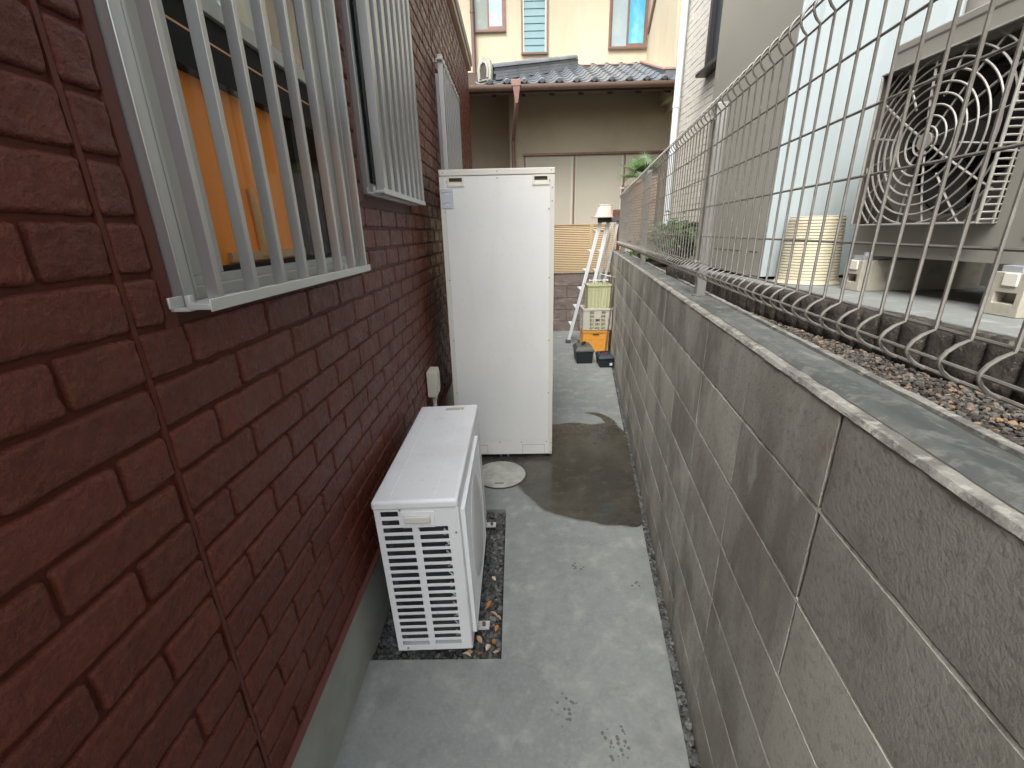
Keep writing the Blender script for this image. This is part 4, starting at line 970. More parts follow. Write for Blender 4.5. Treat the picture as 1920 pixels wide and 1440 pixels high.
t = thing('ribbed_tub', 'cream ribbed tapered tub turned upside down between grey air conditioner and white cabinet', 'tub', (1.115, 1.728, 1.3065))
pr = [(.104, 0), (.108, .004)]
n = 22
for i in range(n):
    z = .008 + i * .0103; r_ = .1055 - .0165 * (z / .235) ** .75; pr += [(r_, z), (r_ - .0010, z + .0056), (r_ - .0036, z + .0078)]
pr += [(.087, .2360), (.084, .2375), (.0, .2375)]
MB().lathe(pr, (1.115, 1.728, 1.3065), 48).build('shell', M['tub_cream'], t, smooth=True)
MB().lathe([(.1085, 0.0), (.1105, .002), (.1085, .006)], (1.115, 1.728, 1.3065), 48).build('rim', M['tub_cream'], t, smooth=True)

# ------------------------------------------------------------------ tiled house on the right
th = thing('tiled_house', 'house with pale narrow tiles and a white downpipe behind the fence on the right', 'house', (1.9, 4.0, 1.19))
HX = 1.80; HY0, HY1 = 2.5, 5.42
MB().box(HX + .012, 7, -1.2, HY1, 1.55, 7.2).build('wall', M['grout'], th)
MB().box(HX + .012, 7, HY1, HY1 + .012, 1.55, 7.2).build('end_wall', M['cream_wall'], th)
MB().box(HX + .035, 7, -1.2, HY1 - .02, 1.15, 1.55).build('foundation', M['plaster_grey'], th)
MB().box(HX - .012, HX + .034, 2.5, HY1, 1.552, 1.568).build('base_flashing', M['dark_frame'], th)
MB().box(1.585, HX + .0115, -1.2, 2.495, 1.307, 7.2).build('plain_cladding', M['siding'], th)
b = MB(); rs = random.Random(9); z = 1.572; k = 0
WIN = (3.75, 4.73, 2.86, 5.2)
while z < 5.2:
    y_ = HY0 - (.06 if k % 2 else 0)
    while y_ < HY1 - .01:
        a, e = max(y_, HY0) + .0025, min(y_ + .118, HY1) - .0025
        if e - a > .01 and not (WIN[0] - .02 < (a + e) / 2 < WIN[1] + .02 and z > WIN[2] - .03):
            x_ = HX + rs.uniform(-.002, .002); b.box(x_, HX + .0125, a, e, z, z + .0525)
        y_ += .118
    z += .0573; k += 1
b.build('tile_cladding', M['facade_tile'], th, kind='stuff')
b = MB(); y0, y1, z0, z1 = WIN
for (a, e, c, d) in ((y0, y0 + .05, z0, z1), (y1 - .05, y1, z0, z1), (y0 + .05, y1 - .05, z0, z0 + .05), (y0 + .05, y1 - .05, z1 - .05, z1)): b.box(HX - .045, HX + .0118, a, e, c, d)
wn_ = b.build('window', M['dark_frame'], th, bevel=.003)
MB().box(HX - .10, HX + .005, y0 - .03, y1 + .05, z0 - .03, z0 - .001).build('sill', M['dark_frame'], wn_, bevel=.003)
MB().box(HX - .01, HX + .006, y0 + .05, y1 - .05, z0 + .05, z1 - .05).build('pane', M['navy'], wn_)
dp = MB().tube([(HX - .055, HY1 - .035, 1.30), (HX - .055, HY1 - .035, 6.9)], .034, 12).build('downpipe', M['pipe_white'], th, smooth=True)
for z_ in (1.7, 2.73, 3.7, 4.7): MB().tube([(HX - .055, HY1 - .035, z_), (HX - .055, HY1 - .035, z_ + .05)], .038, 12).build('pipe_collar', M['pipe_white'], dp, smooth=True)
MB().box(HX - .004, HX + .04, HY1 + .0125, HY1 + .05, 1.55, 6.9).build('corner_trim', M['pipe_white'], th)

# ------------------------------------------------------------------ shrub, palm, posts, lattice screen behind the fence
def leafy(name, label, cat, boxc, size, n, ls, mt, stems=7, seed=1, group=None, z0=None):
    rs_ = random.Random(seed); cx, cy, cz = boxc; t_ = thing(name, label, cat, (cx, cy, z0 if z0 is not None else cz - size[2]), group)
    base = Vector((cx, cy, cz - size[2])); sb = MB(); tips = []
    for i in range(stems):
        tx, ty, tz = cx + rs_.uniform(-.8, .8) * size[0], cy + rs_.uniform(-.9, .9) * size[1], cz + rs_.uniform(-.1, .95) * size[2]
        b0 = base + Vector((rs_.uniform(-.25, .25) * size[0], rs_.uniform(-.6, .6) * size[1], 0))
        mid = (b0 + Vector((tx, ty, tz))) / 2 + Vector((rs_.uniform(-.05, .05), rs_.uniform(-.05, .05), .03))
        sb.tube([b0, mid, (tx, ty, tz)], [.006, .004, .002], 5); tips += [mid, Vector((tx, ty, tz)), (mid + Vector((tx, ty, tz))) / 2, mid * .6 + b0 * .4]
    sb.build('stem', M['stem'], t_, smooth=True)
    V = MB()
    for i in range(n):
        c = rs_.choice(tips) + Vector((rs_.gauss(0, .055), rs_.gauss(0, .075), rs_.gauss(0, .045)))
        d = Vector((rs_.uniform(-1, 1), rs_.uniform(-1, 1), rs_.uniform(-.3, .8))).normalized(); up = Vector((rs_.uniform(-.6, .6), rs_.uniform(-.6, .6), 1)).normalized()
        s_ = d.cross(up).normalized() * ls * rs_.uniform(.22, .4); L_ = d * ls * rs_.uniform(.6, 1.2); dr = Vector((0, 0, -.25 * ls))
        V.add([c, c + L_ * .45 + s_, c + L_ + dr, c + L_ * .45 - s_, c + L_ * .5 + up * .002], [(0, 1, 4), (1, 2, 4), (2, 3, 4), (3, 0, 4)])
    V.build('foliage', mt, t_, kind='stuff'); return t_
leafy('shrub', 'leafy green shrub growing behind the fence below the tiled wall', 'shrub', (1.42, 4.15, 1.385), (.20, .42, .16), 2600, .05, M['leaf'], 16, 3, z0=1.19)
leafy('shrub', 'low green plant behind the fence at the foot of the tan screen', 'shrub', (1.40, 4.95, 1.29), (.10, .30, .12), 900, .045, M['leaf'], 9, 5, z0=1.18)
pm_ = thing('palm', 'green fan palm rising behind the tan slatted screen', 'palm', (1.86, 6.75, 1.19))
MB().tube([(1.86, 6.75, 1.15), (1.85, 6.76, 1.7), (1.86, 6.75, 2.2)], [.07, .06, .05], 10).build('trunk', M['stem'], pm_, smooth=True)
rs = random.Random(4)
for q, (az_, el, L_) in enumerate(((2.9, .55, .34), (2.3, .9, .32), (3.4, .15, .33), (1.2, .8, .34), (.4, .6, .34), (4.4, .5, .30), (5.3, .4, .34), (1.8, 1.3, .30))):
    c0 = Vector((1.86, 6.75, 2.18)); d = Vector((math.cos(az_) * math.cos(el), math.sin(az_) * math.cos(el), math.sin(el)))
    side = d.cross(Vector((0, 0, 1))).normalized(); up = side.cross(d).normalized(); b = MB()
    c1 = c0 + d * .14; b.tube([c0, c1], .006, 5)
    for k in range(19):
        a = (k - 9) / 9 * 1.25; e = (d * math.cos(a) + side * math.sin(a)).normalized(); w = up.cross(e) * .009
        p1 = c1 + e * L_ * .5 + up * .01; p2 = c1 + e * L_ * (1 - .12 * abs(a)) - Vector((0, 0, .03 + .04 * abs(a)))
        b.add([c1, p1 + w, p2, p1 - w, p1 + up * .006], [(0, 1, 4), (1, 2, 4), (2, 3, 4), (3, 0, 4)])
    b.build('frond', M['palm'], pm_)

def slat_screen(name, label, A, B_, z0, z1, n, mats, group, posts=(), pw=.0, frame=.018, gap=.36):
    """horizontal slats from A to B_ (x, y), each one a part"""
    A = Vector((A[0], A[1], 0)); B_ = Vector((B_[0], B_[1], 0)); d = (B_ - A); L_ = d.length; an = math.atan2(d.y, d.x)
    t_ = thing(name, label, 'fence', ((A.x + B_.x) / 2, (A.y + B_.y) / 2, z0), group)
    p = (z1 - z0 - 2 * frame) / n
    me = MB().add([(x, y, z) for x in (frame, L_ - frame) for y, z in ((-.008, 0), (.006, 0), (.008, p * (1 - gap)), (-.002, p * (1 - gap)))],
                  [(0, 1, 2, 3), (7, 6, 5, 4), (0, 4, 5, 1), (1, 5, 6, 2), (2, 6, 7, 3), (3, 7, 4, 0)]).mesh('slat', mats, bevel=0)
    for i in range(n):
        piece(me, 'slat', t_, (A.x, A.y, z0 + frame + p * (i + gap / 2)), rot=(0, 0, an))
    fm = MB(); fm.box(0, frame, -.012, .012, 0, z1 - z0); fm.box(L_ - frame, L_, -.012, .012, 0, z1 - z0); fm.box(frame, L_ - frame, -.012, .012, 0, frame * .8); fm.box(frame, L_ - frame, -.014, .014, z1 - z0 - frame, z1 - z0)
    me = fm.mesh('frame', mats, bevel=.002)
    piece(me, 'frame', t_, (A.x, A.y, z0), rot=(0, 0, an))
    piece(MB().box(frame, L_ - frame, .022, .026, .01, z1 - z0 - .01).mesh('backing', M['rafter']), 'backing', t_, (A.x, A.y, z0), rot=(0, 0, an))  # added dark sheet whose colour makes the shade between the slats
    return t_
slat_screen('slat_fence', 'tan slatted metal panel on the mauve wall, nearest the white cabinet', (-0.20, 6.95), (1.150, 6.95), 0.908, 1.612, 26, M['tan_slat'], 'tan slatted panels on the back wall')
slat_screen('slat_fence', 'tan slatted metal panel on the mauve wall, behind the aluminium ladder', (1.158, 6.95), (1.62, 6.95), 0.908, 1.612, 26, M['tan_slat'], 'tan slatted panels on the back wall')
slat_screen('slat_screen', 'tan slatted screen standing behind the far end of the wire fence', (1.66, 6.9), (1.785, 5.47), 1.25, 2.125, 24, mat('bright_tan_slat', (0.62, 0.43, 0.27), 0.5), None, gap=.2)
for i, (x_, y_, w, z1, mt, lab) in enumerate(((1.735, 5.60, .095, 2.20, 'wood_post', 'thick weathered brown post in front of the tan screen behind the fence'),
                                              (1.60, 5.80, .055, 2.12, 'post_dark', 'thin grey post behind the wire fence, left of the thick brown post'),
                                              (1.40, 5.98, .035, 2.02, 'post_dark', 'grey end post at the far end of the wire fence'))):
    t = thing('garden_post', lab, 'post', (x_, y_, 1.19))
    MB().box(x_ - w / 2, x_ + w / 2, y_ - w / 2, y_ + w / 2, 1.18, z1).build('shaft', M[mt], t, bevel=.004)
    MB().box(x_ - w / 2 - .003, x_ + w / 2 + .003, y_ - w / 2 - .003, y_ + w / 2 + .003, z1, z1 + .012).build('cap', M[mt], t, bevel=.003)
t = thing('rusty_bracket_box', 'rust brown box on a thin brown post behind the ladder', 'box', (1.40, 6.35, 1.24))
MB().box(1.343, 1.475, 6.30, 6.40, 1.665, 1.775).build('box', M['rust_box'], t, bevel=.006)
MB().box(1.405, 1.440, 6.33, 6.37, 1.24, 1.665).build('post', M['rust_box'], t, bevel=.003)
MB().box(1.43, 1.442, 6.34, 6.352, 1.775, 2.08).build('rod', M['rust_box'], t)
MB().box(1.405, 1.465, 6.33, 6.365, 2.03, 2.045).build('clip', M['alu_pale'], t, bevel=.002)

# ------------------------------------------------------------------ mauve block wall at the end of the alley
bk = thing('back_wall', 'stained mauve block wall under the tan slatted panels at the alley end', 'wall', (0.6, 6.95, 0))
MB().box(-3.0, 1.66, 6.936, 7.05, -.05, .896).build('core', M['joint_dark'], bk)
k = 0; z = -.02
while z < .88:
    x_ = -3.0 + (.2 if k % 2 else 0)
    while x_ < 1.6:
        me = None
        MB().box(x_ + .003, min(x_ + .397, 1.657), 6.925 + random.uniform(-.001, .001), 6.9365, max(z, -.02) + .003, min(z + .183, .894) - .003).build('block', M['purple_block'], bk, bevel=.002, segs=1)
        x_ += .4
    z += .183; k += 1
MB().box(-3.0, 1.66, 6.915, 7.06, .896, .906).build('cap', M['cap'], bk, bevel=.003)

# ------------------------------------------------------------------ cream house behind
bh = thing('back_house', 'cream two-storey house with grey tiled lean-to roof beyond the alley', 'house', (0.8, 9.0, 0))
LY = 8.2
MB().box(-0.055, 5, LY, LY + .2, -.05, 3.72).build('lower_wall', M['tan_wall'], bh)
MB().box(-3, -0.055, 8.9, 9.1, -.05, 3.98).build('recess_wall', M['tan_wall'], bh)
MB().box(-0.055, -0.035, LY + .2, 8.9, -.05, 3.72).build('return_wall', M['tan_wall'], bh)
UY = 9.2
def hw(u, w):
    return any(a < u < e and c < w < d for a, e, c, d in UW)
UW = [(-0.685, -0.095, 4.815, 5.75), (0.175, 0.640, 4.475, 5.75), (1.695, 2.358, 4.515, 5.75)]
us = sorted({-3, 2.38} | {q for w in UW for q in w[:2]}); ws = sorted({3.95, 7.4} | {q for w in UW for q in w[2:]})
MB().cells('y', UY, us, ws, hw, .15).build('upper_wall', M['cream_wall'], bh)
MB().box(2.38, 2.55, 7.66, UY + .15, 3.4, 7.4).build('wing_wall', M['cream_wall'], bh)
MB().box(2.55, 6, 7.66, 7.8, 3.4, 7.4).build('wing_wall', M['cream_wall'], bh)
MB().box(-3, 2.38, UY + .15, UY + .16, 3.95, 7.4).build('interior', M['room'], bh)
MB().box(-3.2, 6, 7.5, 12, 7.4, 7.5).build('roof_slab', M['siding'], bh)
def win(w, kind, lab):
    x0, x1, z0, z1 = w; b = MB(); t_ = .028
    for (a, e, c, d) in ((x0, x0 + t_, z0, z1), (x1 - t_, x1, z0, z1), (x0 + t_, x1 - t_, z0, z0 + t_), (x0 + t_, x1 - t_, z1 - t_, z1)): b.box(a, e, UY - .035, UY + .05, c, d)
    fo = b.build('window', M['brown_light'], bh, label=lab, bevel=.003)
    MB().box(x0 - .01, x1 + .01, UY - .05, UY - .0355, z0 - .014, z0 + .012).build('sill', M['brown_trim'], fo, bevel=.002)
    if kind == 'louvre':
        b = MB(); b.box(x0 + t_, x0 + t_ + .022, UY - .02, UY + .03, z0 + t_, z1 - t_); b.box(x1 - t_ - .022, x1 - t_, UY - .02, UY + .03, z0 + t_, z1 - t_); b.build('side_frame', M['white_frame'], fo)
        n = int((z1 - z0 - .06) / .1055); me = MB().add([(x0 + t_ + .022, UY - .012, 0), (x1 - t_ - .022, UY - .012, 0), (x1 - t_ - .022, UY + .004, .128), (x0 + t_ + .022, UY + .004, .128), (x0 + t_ + .022, UY - .008, 0), (x1 - t_ - .022, UY - .008, 0), (x1 - t_ - .022, UY + .008, .128), (x0 + t_ + .022, UY + .008, .128)],
            [(0, 1, 2, 3), (7, 6, 5, 4), (0, 4, 5, 1), (1, 5, 6, 2), (2, 6, 7, 3), (3, 7, 4, 0)]).mesh('louvre', M['louver'], Vector(ORG[bh.name]) * 0 + Vector((0, 0, 0)))
        for i in range(n + 1): piece(me, 'louvre', fo, Vector((0, 0, z0 + t_ + i * .1055)))
    else:
        xm = (x0 + x1) / 2; p1, p2 = kind
        b = MB(); q = .03
        for (a, e, y_) in ((x0 + t_, xm + .015, UY + .012), (xm - .015, x1 - t_, UY - .012)):
            zz = z0 + t_; lo = .05 if y_ < UY else .02
            for (c, d, g_, h) in ((a, a + q, zz, z1 - t_), (e - q, e, zz, z1 - t_), (a + q, e - q, zz, zz + lo), (a + q, e - q, z1 - t_ - q, z1 - t_)): b.box(c, d, y_ - .010, y_ + .010, g_, h)
        b.build('sash', M['brown_light'], fo)
        MB().box(x0 + t_ + q, xm + .015 - q, UY + .010, UY + .014, z0 + t_ + .02, z1 - t_ - q).build('pane', M[p1], fo)
        MB().box(xm - .015 + q, x1 - t_ - q, UY - .014, UY - .010, z0 + t_ + .05, z1 - t_ - q).build('pane', M[p2], fo)
win(UW[0], ('pane_grey', 'pane_blue'), 'left sliding window with brown frame')
win(UW[1], 'louvre', 'middle louvred window')
win(UW[2], ('pane_pale', 'pane_cyan'), 'right sliding window with bright cyan pane')
b = MB().tube([(-0.66, UY - .06, 4.05), (-0.66, UY - .06, 7.3)], .035, 10).build('downpipe', M['brown_trim'], bh, smooth=True)
MB().tube([(-0.66, UY - .06, 5.07), (-0.66, UY - .06, 5.11)], .043, 10).build('pipe_collar', M['brown_trim'], b, smooth=True)
MB().tube([(2.355, 9.12, 4.70), (2.355, 8.75, 5.14), (2.355, 8.0, 6.0)], .022, 8).build('slanting_pipe', M['brown_light'], bh, smooth=True)
# shutter panels on the lower wall
PZ0, PZ1 = 0.9, 2.715; px_ = [0.19, 1.022, 1.868, 2.70]
b = MB(); b.box(px_[0] - .03, px_[-1] + .03, LY - .060, LY - .001, PZ1, PZ1 + .035)
for x_ in px_: b.box(x_ - .011, x_ + .011, LY - .050, LY - .001, PZ0, PZ1)
fo = b.build('panel_frame', M['brown_light'], bh, bevel=.003)
for i in range(3):
    b = MB(); b.box(px_[i] + .011, px_[i + 1] - .011, LY - .024, LY - .001, PZ0, PZ1)
    po = b.build('shutter_panel', M['panel_beige'], bh)
    MB().box(px_[i] + .032, px_[i] + .038, LY - .027, LY - .0241, PZ0, PZ1).build('panel_groove', M['white_frame'], po); MB().box(px_[i + 1] - .042, px_[i + 1] - .032, LY - .027, LY - .0241, PZ0, PZ1).build('panel_groove', M['white_frame'], po)
# lean-to roof
RY0, RZ0, SL = 7.30, 3.490, .40
rz = lambda y: RZ0 + (y - RY0) * SL
RA = math.atan(SL)
b = MB(); b.add([(-3, RY0, RZ0 - .06), (5, RY0, RZ0 - .06), (5, UY, rz(UY) - .06), (-3, UY, rz(UY) - .06), (-3, RY0, RZ0 - .02), (5, RY0, RZ0 - .02), (5, UY, rz(UY) - .02), (-3, UY, rz(UY) - .02)],
              [(0, 3, 2, 1), (4, 5, 6, 7), (0, 1, 5, 4), (1, 2, 6, 5), (2, 3, 7, 6), (3, 0, 4, 7)])
ro = b.build('roof', M['rafter'], bh)
TW, TL, EX = .2475, .29, .235
pf2 = [(0, .012), (.03, -.002), (.07, -.014), (.11, -.014), (.145, -.002), (.165, .018), (.180, .036), (.200, .045), (.222, .044), (.240, .032), (.252, .016)]
v = []; f = []
for yy_, dz in ((0, .018), (TL, 0)):
    for th_ in (0, -.014):
        for x_, z_ in pf2: v.append((x_, yy_, z_ + dz + th_))
n = len(pf2)
for i in range(n - 1):
    f += [(i, i + 1, 2 * n + i + 1, 2 * n + i), (n + i, 3 * n + i, 3 * n + i + 1, n + i + 1), (i, n + i, n + i + 1, i + 1)]
tme = MB().add(v, f).mesh('roof_tile', M['roof_tile'], smooth=True)
eme = MB().add(v, f)
# rounded eave end of the first row
vv = []; ff = []
for k in range(12):
    tt = 2 * math.pi * k / 12
    vv += [(.210 + .040 * math.cos(tt), -.004, .036 + .034 * math.sin(tt)), (.210 + .030 * math.cos(tt), -.016, .036 + .026 * math.sin(tt)), (.210 + .040 * math.cos(tt), .05, .036 + .034 * math.sin(tt))]
for k in range(12):
    a, c = k * 3, ((k + 1) % 12) * 3; ff += [(a, a + 1, c + 1, c), (a, c, c + 2, a + 2)]
ff.append(tuple(k * 3 + 1 for k in range(12)))
eme.add(vv, ff); eme.box(.02, .17, -.002, .012, -.045, .004)
eme = eme.mesh('roof_tile', M['roof_tile'], smooth=True)
for r_ in range(9):
    for c_ in range(-3, 14):
        x_ = -.54 + .012 + c_ * TW; y_ = RY0 - .03 + r_ * EX * math.cos(RA)
        if x_ < -1.2 or x_ + TW > 3.3: continue
        if x_ + TW > 2.40 and y_ + .2 > 7.66: continue
        hip = 7.62 + (x_ + .42) * .96
        if y_ + .10 > hip: continue
        piece(eme if r_ == 0 else tme, 'roof_tile', ro, (x_, y_, rz(y_) + .012 + .016), rot=(RA, 0, 0))
# hip ridge running up to the wall
A_, B_ = Vector((-.30, 7.66, 3.70)), Vector((1.10, 8.93, 4.19)); d = (B_ - A_); Lr = d.length; d.normalize()
sd = d.cross(Vector((0, 0, 1))).normalized(); up = sd.cross(d).normalized()
rot = Matrix((d, -sd, up)).transposed().to_euler(); nseg = 8; sl_ = Lr / nseg
lay = MB().box(0, sl_ - .003, -.095, .095, 0, .036).mesh('ridge_tile', M['roof_tile'], bevel=.003, segs=1)
vv = []; ff = []
for xx in (0, sl_ - .003):
    for k in range(9):
        tt = math.pi * k / 8; vv.append((xx, .085 * math.cos(tt), .062 * math.sin(tt)))
for k in range(8): ff.append((k, k + 1, 9 + k + 1, 9 + k))
ff += [tuple(range(9)), tuple(range(17, 8, -1))]
rnd_ = MB().add(vv, ff).mesh('ridge_tile', M['roof_tile'], smooth=True)
for l_ in range(4):
    for i in range(nseg):
        off = (.5 if l_ % 2 else 0) * sl_
        p = A_ + d * (i * sl_ + off * .25) + up * (-.05 + l_ * .040)
        q = piece(lay, 'ridge_tile', ro, p, (1, 1 - .13 * l_, 1)); q.rotation_euler = rot
for i in range(nseg):
    q = piece(rnd_, 'ridge_tile', ro, A_ + d * (i * sl_) + up * .110); q.rotation_euler = rot
# ornamental ridge end
poly = [(-.115, -.11), (-.125, .03), (-.10, .13), (-.05, .185), (.0, .20), (.05, .185), (.10, .13), (.125, .03), (.115, -.11)]
b = MB().prism(poly, 'y', -.045, .012); b.v = [(x, y, z) for x, y, z in b.v]
me = b.mesh('ridge_end_tile', M['ridge_end'], bevel=.014, segs=3)
er = piece(me, 'ridge_end_tile', ro, (-.385, 7.60, 3.745), (1.05, 1, 1), rot=(0, 0, R(-34)))
ORG[er.name] = Vector((0, 0, 0))
ip = [(-.066, -.08), (-.07, .03), (-.045, .10), (0, .125), (.045, .10), (.07, .03), (.066, -.08)]
b = MB().tube([(x_, -.056, z_) for x_, z_ in ip], .013, 6); me = b.mesh('ridge_end_rim', M['ridge_end'], smooth=True)
o = bpy.data.objects.new('arch_rim', me); COL.objects.link(o); o.parent = er
o = bpy.data.objects.new('arch_hollow', MB().prism([(-.06, -.085), (-.062, .03), (-.04, .09), (0, .112), (.04, .09), (.062, .03), (.06, -.085)], 'y', -.049, -.046).mesh('arch_hollow', M['recess'])); COL.objects.link(o); o.parent = er
# flashing where the roof meets the walls
b = MB(); b.box(1.10, 2.38, 9.02, UY - .001, 4.13, 4.235); b.box(2.24, 2.379, 7.62, 9.02, 3.70, 3.73)
fl = MB(); fl.add([(1.08, 9.02, 4.14), (2.24, 9.02, 4.14), (2.24, 9.02, 4.235), (1.08, 9.02, 4.235), (1.08, UY - .002, 4.14), (2.24, UY - .002, 4.14), (2.24, UY - .002, 4.235), (1.08, UY - .002, 4.235)],
                   [(0, 1, 2, 3), (4, 7, 6, 5), (0, 4, 5, 1), (3, 2, 6, 7), (0, 3, 7, 4), (1, 5, 6, 2)])
fl.add([(2.24, 7.56, 3.62), (2.379, 7.56, 3.62), (2.379, 9.02, 4.17), (2.24, 9.02, 4.17), (2.24, 7.56, 3.71), (2.379, 7.56, 3.71), (2.379, 9.02, 4.26), (2.24, 9.02, 4.26)],
       [(0, 3, 2, 1), (4, 5, 6, 7), (0, 1, 5, 4), (1, 2, 6, 5), (2, 3, 7, 6), (3, 0, 4, 7)])
fl.box(2.24, 4.5, 7.52, 7.559, 3.60, 3.71)
fl.build('flashing_base', M['roof_tile'], ro)
cf = MB(); cf.box(1.06, 2.25, 9.0, UY - .003, 4.2355, 4.252)
cf.add([(2.22, 7.54, 3.7105), (2.3795, 7.54, 3.7105), (2.3795, 9.02, 4.2605), (2.22, 9.02, 4.2605), (2.22, 7.54, 3.735), (2.3795, 7.54, 3.735), (2.3795, 9.02, 4.285), (2.22, 9.02, 4.285)],
       [(0, 3, 2, 1), (4, 5, 6, 7), (0, 1, 5, 4), (1, 2, 6, 5), (2, 3, 7, 6), (3, 0, 4, 7)])
cf.box(2.22, 4.5, 7.51, 7.539, 3.7105, 3.735)
cf.build('copper_flashing', M['copper'], ro)
# gutter, leader, rafters
v = []; f = []; n = 10
for x_ in (-1.6, 4.4):
    for k in range(n + 1): tt = math.pi * (1 + k / n); v.append((x_, 7.235 + .058 * math.cos(tt), 3.478 + .062 * math.sin(tt)))
    for k in range(n + 1): tt = math.pi * (2 - k / n); v.append((x_, 7.235 + .054 * math.cos(tt), 3.480 + .056 * math.sin(tt)))
m2 = 2 * (n + 1)
for k in range(m2): f.append((k, (k + 1) % m2, m2 + (k + 1) % m2, m2 + k))
f += [tuple(range(m2)), tuple(range(2 * m2 - 1, m2 - 1, -1))]
gt = MB().add(v, f).build('gutter', mat('brown_gutter', (0.22, 0.15, 0.12), 0.4), bh, smooth=True)
b = MB(); b.box(-.01, .125, 7.165, 7.30, 3.455, 3.54); b.build('leader_head', M['brown_light'], gt, bevel=.006)
MB().add([(.01, 7.17, 3.455), (.11, 7.17, 3.455), (.11, 7.27, 3.455), (.01, 7.27, 3.455), (.03, 7.18, 3.33), (.095, 7.18, 3.33), (.095, 7.24, 3.33), (.03, 7.24, 3.33), (.04, 7.19, 3.25), (.08, 7.19, 3.25), (.08, 7.23, 3.25), (.04, 7.23, 3.25)],
         [(0, 1, 2, 3)] + [(4 * j + i, 4 * j + (i + 1) % 4, 4 * j + 4 + (i + 1) % 4, 4 * j + 4 + i) for j in range(2) for i in range(4)]).build('leader_funnel', M['brown_light'], gt, bevel=.003)
MB().tube([(.06, 7.21, 3.27), (.055, 7.25, 3.20), (.02, 8.05, 3.02), (.005, 8.14, 2.95), (.005, 8.14, 0.9)], .032, 10).build('drain_pipe', M['brown_light'], gt, smooth=True)
rme = MB().add([(-.03, RY0 + .05, rz(RY0 + .05) - .14), (.03, RY0 + .05, rz(RY0 + .05) - .14), (.03, 8.88, rz(8.88) - .14), (-.03, 8.88, rz(8.88) - .14), (-.03, RY0 + .05, rz(RY0 + .05) - .061), (.03, RY0 + .05, rz(RY0 + .05) - .061), (.03, 8.88, rz(8.88) - .061), (-.03, 8.88, rz(8.88) - .061)],
               [(0, 3, 2, 1), (4, 5, 6, 7), (0, 1, 5, 4), (1, 2, 6, 5), (2, 3, 7, 6), (3, 0, 4, 7)]).mesh('rafter', M['rafter'])
for i in range(12): piece(rme, 'rafter', ro, (-1.1 + i * .42, 0, 0))
MB().box(-1.6, 4.4, RY0 + .01, RY0 + .035, 3.40, 3.449).build('fascia', M['brown_trim'], bh)
MB().box(2.50, 2.75, 7.98, LY - .001, 3.30, 3.49).build('vent_hood', M['white_frame'], bh, bevel=.006)

# ------------------------------------------------------------------ things at the end of the alley
ld = thing('stepladder', 'folded aluminium stepladder leaning to the right at the alley end', 'ladder', (0.95, 6.2, 0))
def rail(x0, y0_, x1, y1_, z1_, w, name='rail'):
    b = MB(); d_ = Vector((x1 - x0, y1_ - y0_, z1_)); 
    b.add([(x0 - w, y0_ - .012, .045), (x0 + w, y0_ - .012, .045), (x0 + w, y0_ + .012, .045), (x0 - w, y0_ + .012, .045), (x1 - w, y1_ - .012, z1_), (x1 + w, y1_ - .012, z1_), (x1 + w, y1_ + .012, z1_), (x1 - w, y1_ + .012, z1_)],
          [(0, 3, 2, 1), (4, 5, 6, 7), (0, 1, 5, 4), (1, 2, 6, 5), (2, 3, 7, 6), (3, 0, 4, 7)])
    return b.build(name, M['ladder'], ld, bevel=.003, segs=1)
LR = [(.745, 6.12, 1.122, 6.06), (.915, 6.10, 1.226, 6.08), (1.005, 6.35, 1.335, 6.30), (1.115, 6.36, 1.405, 6.32)]
for i_, (x0, y0_, x1, y1_) in enumerate(LR):
    rail(x0, y0_, x1, y1_, 1.645, .022 if i_ < 2 else .017)
    MB().box(x0 - .045, x0 + .028, y0_ - .025, y0_ + .025, 0.0005, .05).build('rubber_foot', M['foot_rubber'], ld, bevel=.006)
for k in range(6):
    z_ = .26 + k * .25; t_ = z_ / 1.645
    for a in (0, 1):
        xa = LR[a][0] + (LR[a][2] - LR[a][0]) * t_; ya_ = LR[a][1] + (LR[a][3] - LR[a][1]) * t_
        MB().box(xa - .040, xa + .012, ya_ + .0125, ya_ + (.26 if a == 0 else .16), z_ - .012, z_ + .006).build('step', M['ladder'], ld, bevel=.002, segs=1)
MB().box(1.085, 1.255, 6.03, 6.10, 1.612, 1.668).build('hinge_cap', M['foot_rubber'], ld, bevel=.006)
MB().box(1.30, 1.44, 6.28, 6.34, 1.62, 1.668).build('hinge_cap', M['foot_rubber'], ld, bevel=.006)
bs = thing('washbasin', 'pale pink plastic basin placed upside down on top of the stepladder', 'basin', (1.13, 6.06, 1.668))
c0 = Vector((1.142, 6.06, 0)); V = []; F = []
def ring(hx, hy_, z, cxo=0, r_=.25):
    out = []
    for k in range(24):
        tt = 2 * math.pi * k / 24; c_, s_ = math.cos(tt), math.sin(tt); e = .45
        out.append((c0.x + cxo + hx * math.copysign(abs(c_) ** e, c_), c0.y + hy_ * math.copysign(abs(s_) ** e, s_), z))
    return out
rg = [ring(.138, .13, 1.669), ring(.138, .13, 1.677), ring(.118, .11, 1.680), ring(.110, .10, 1.70, .008), ring(.088, .085, 1.795, .022), ring(.080, .078, 1.802, .022), ring(.080, .078, 1.820, .022), ring(.072, .07, 1.826, .022)]
for g_ in rg: V += g_
for i in range(len(rg) - 1):
    for k in range(24): k2 = (k + 1) % 24; F.append((i * 24 + k, i * 24 + k2, (i + 1) * 24 + k2, (i + 1) * 24 + k))
F.append(tuple(range((len(rg) - 1) * 24, len(rg) * 24)))
b = MB().add(V, F); b.v = [(x, y, z + .08 * (x - 1.142) * 0) for x, y, z in b.v]
b.build('shell', M['pink'], bs, smooth=True)

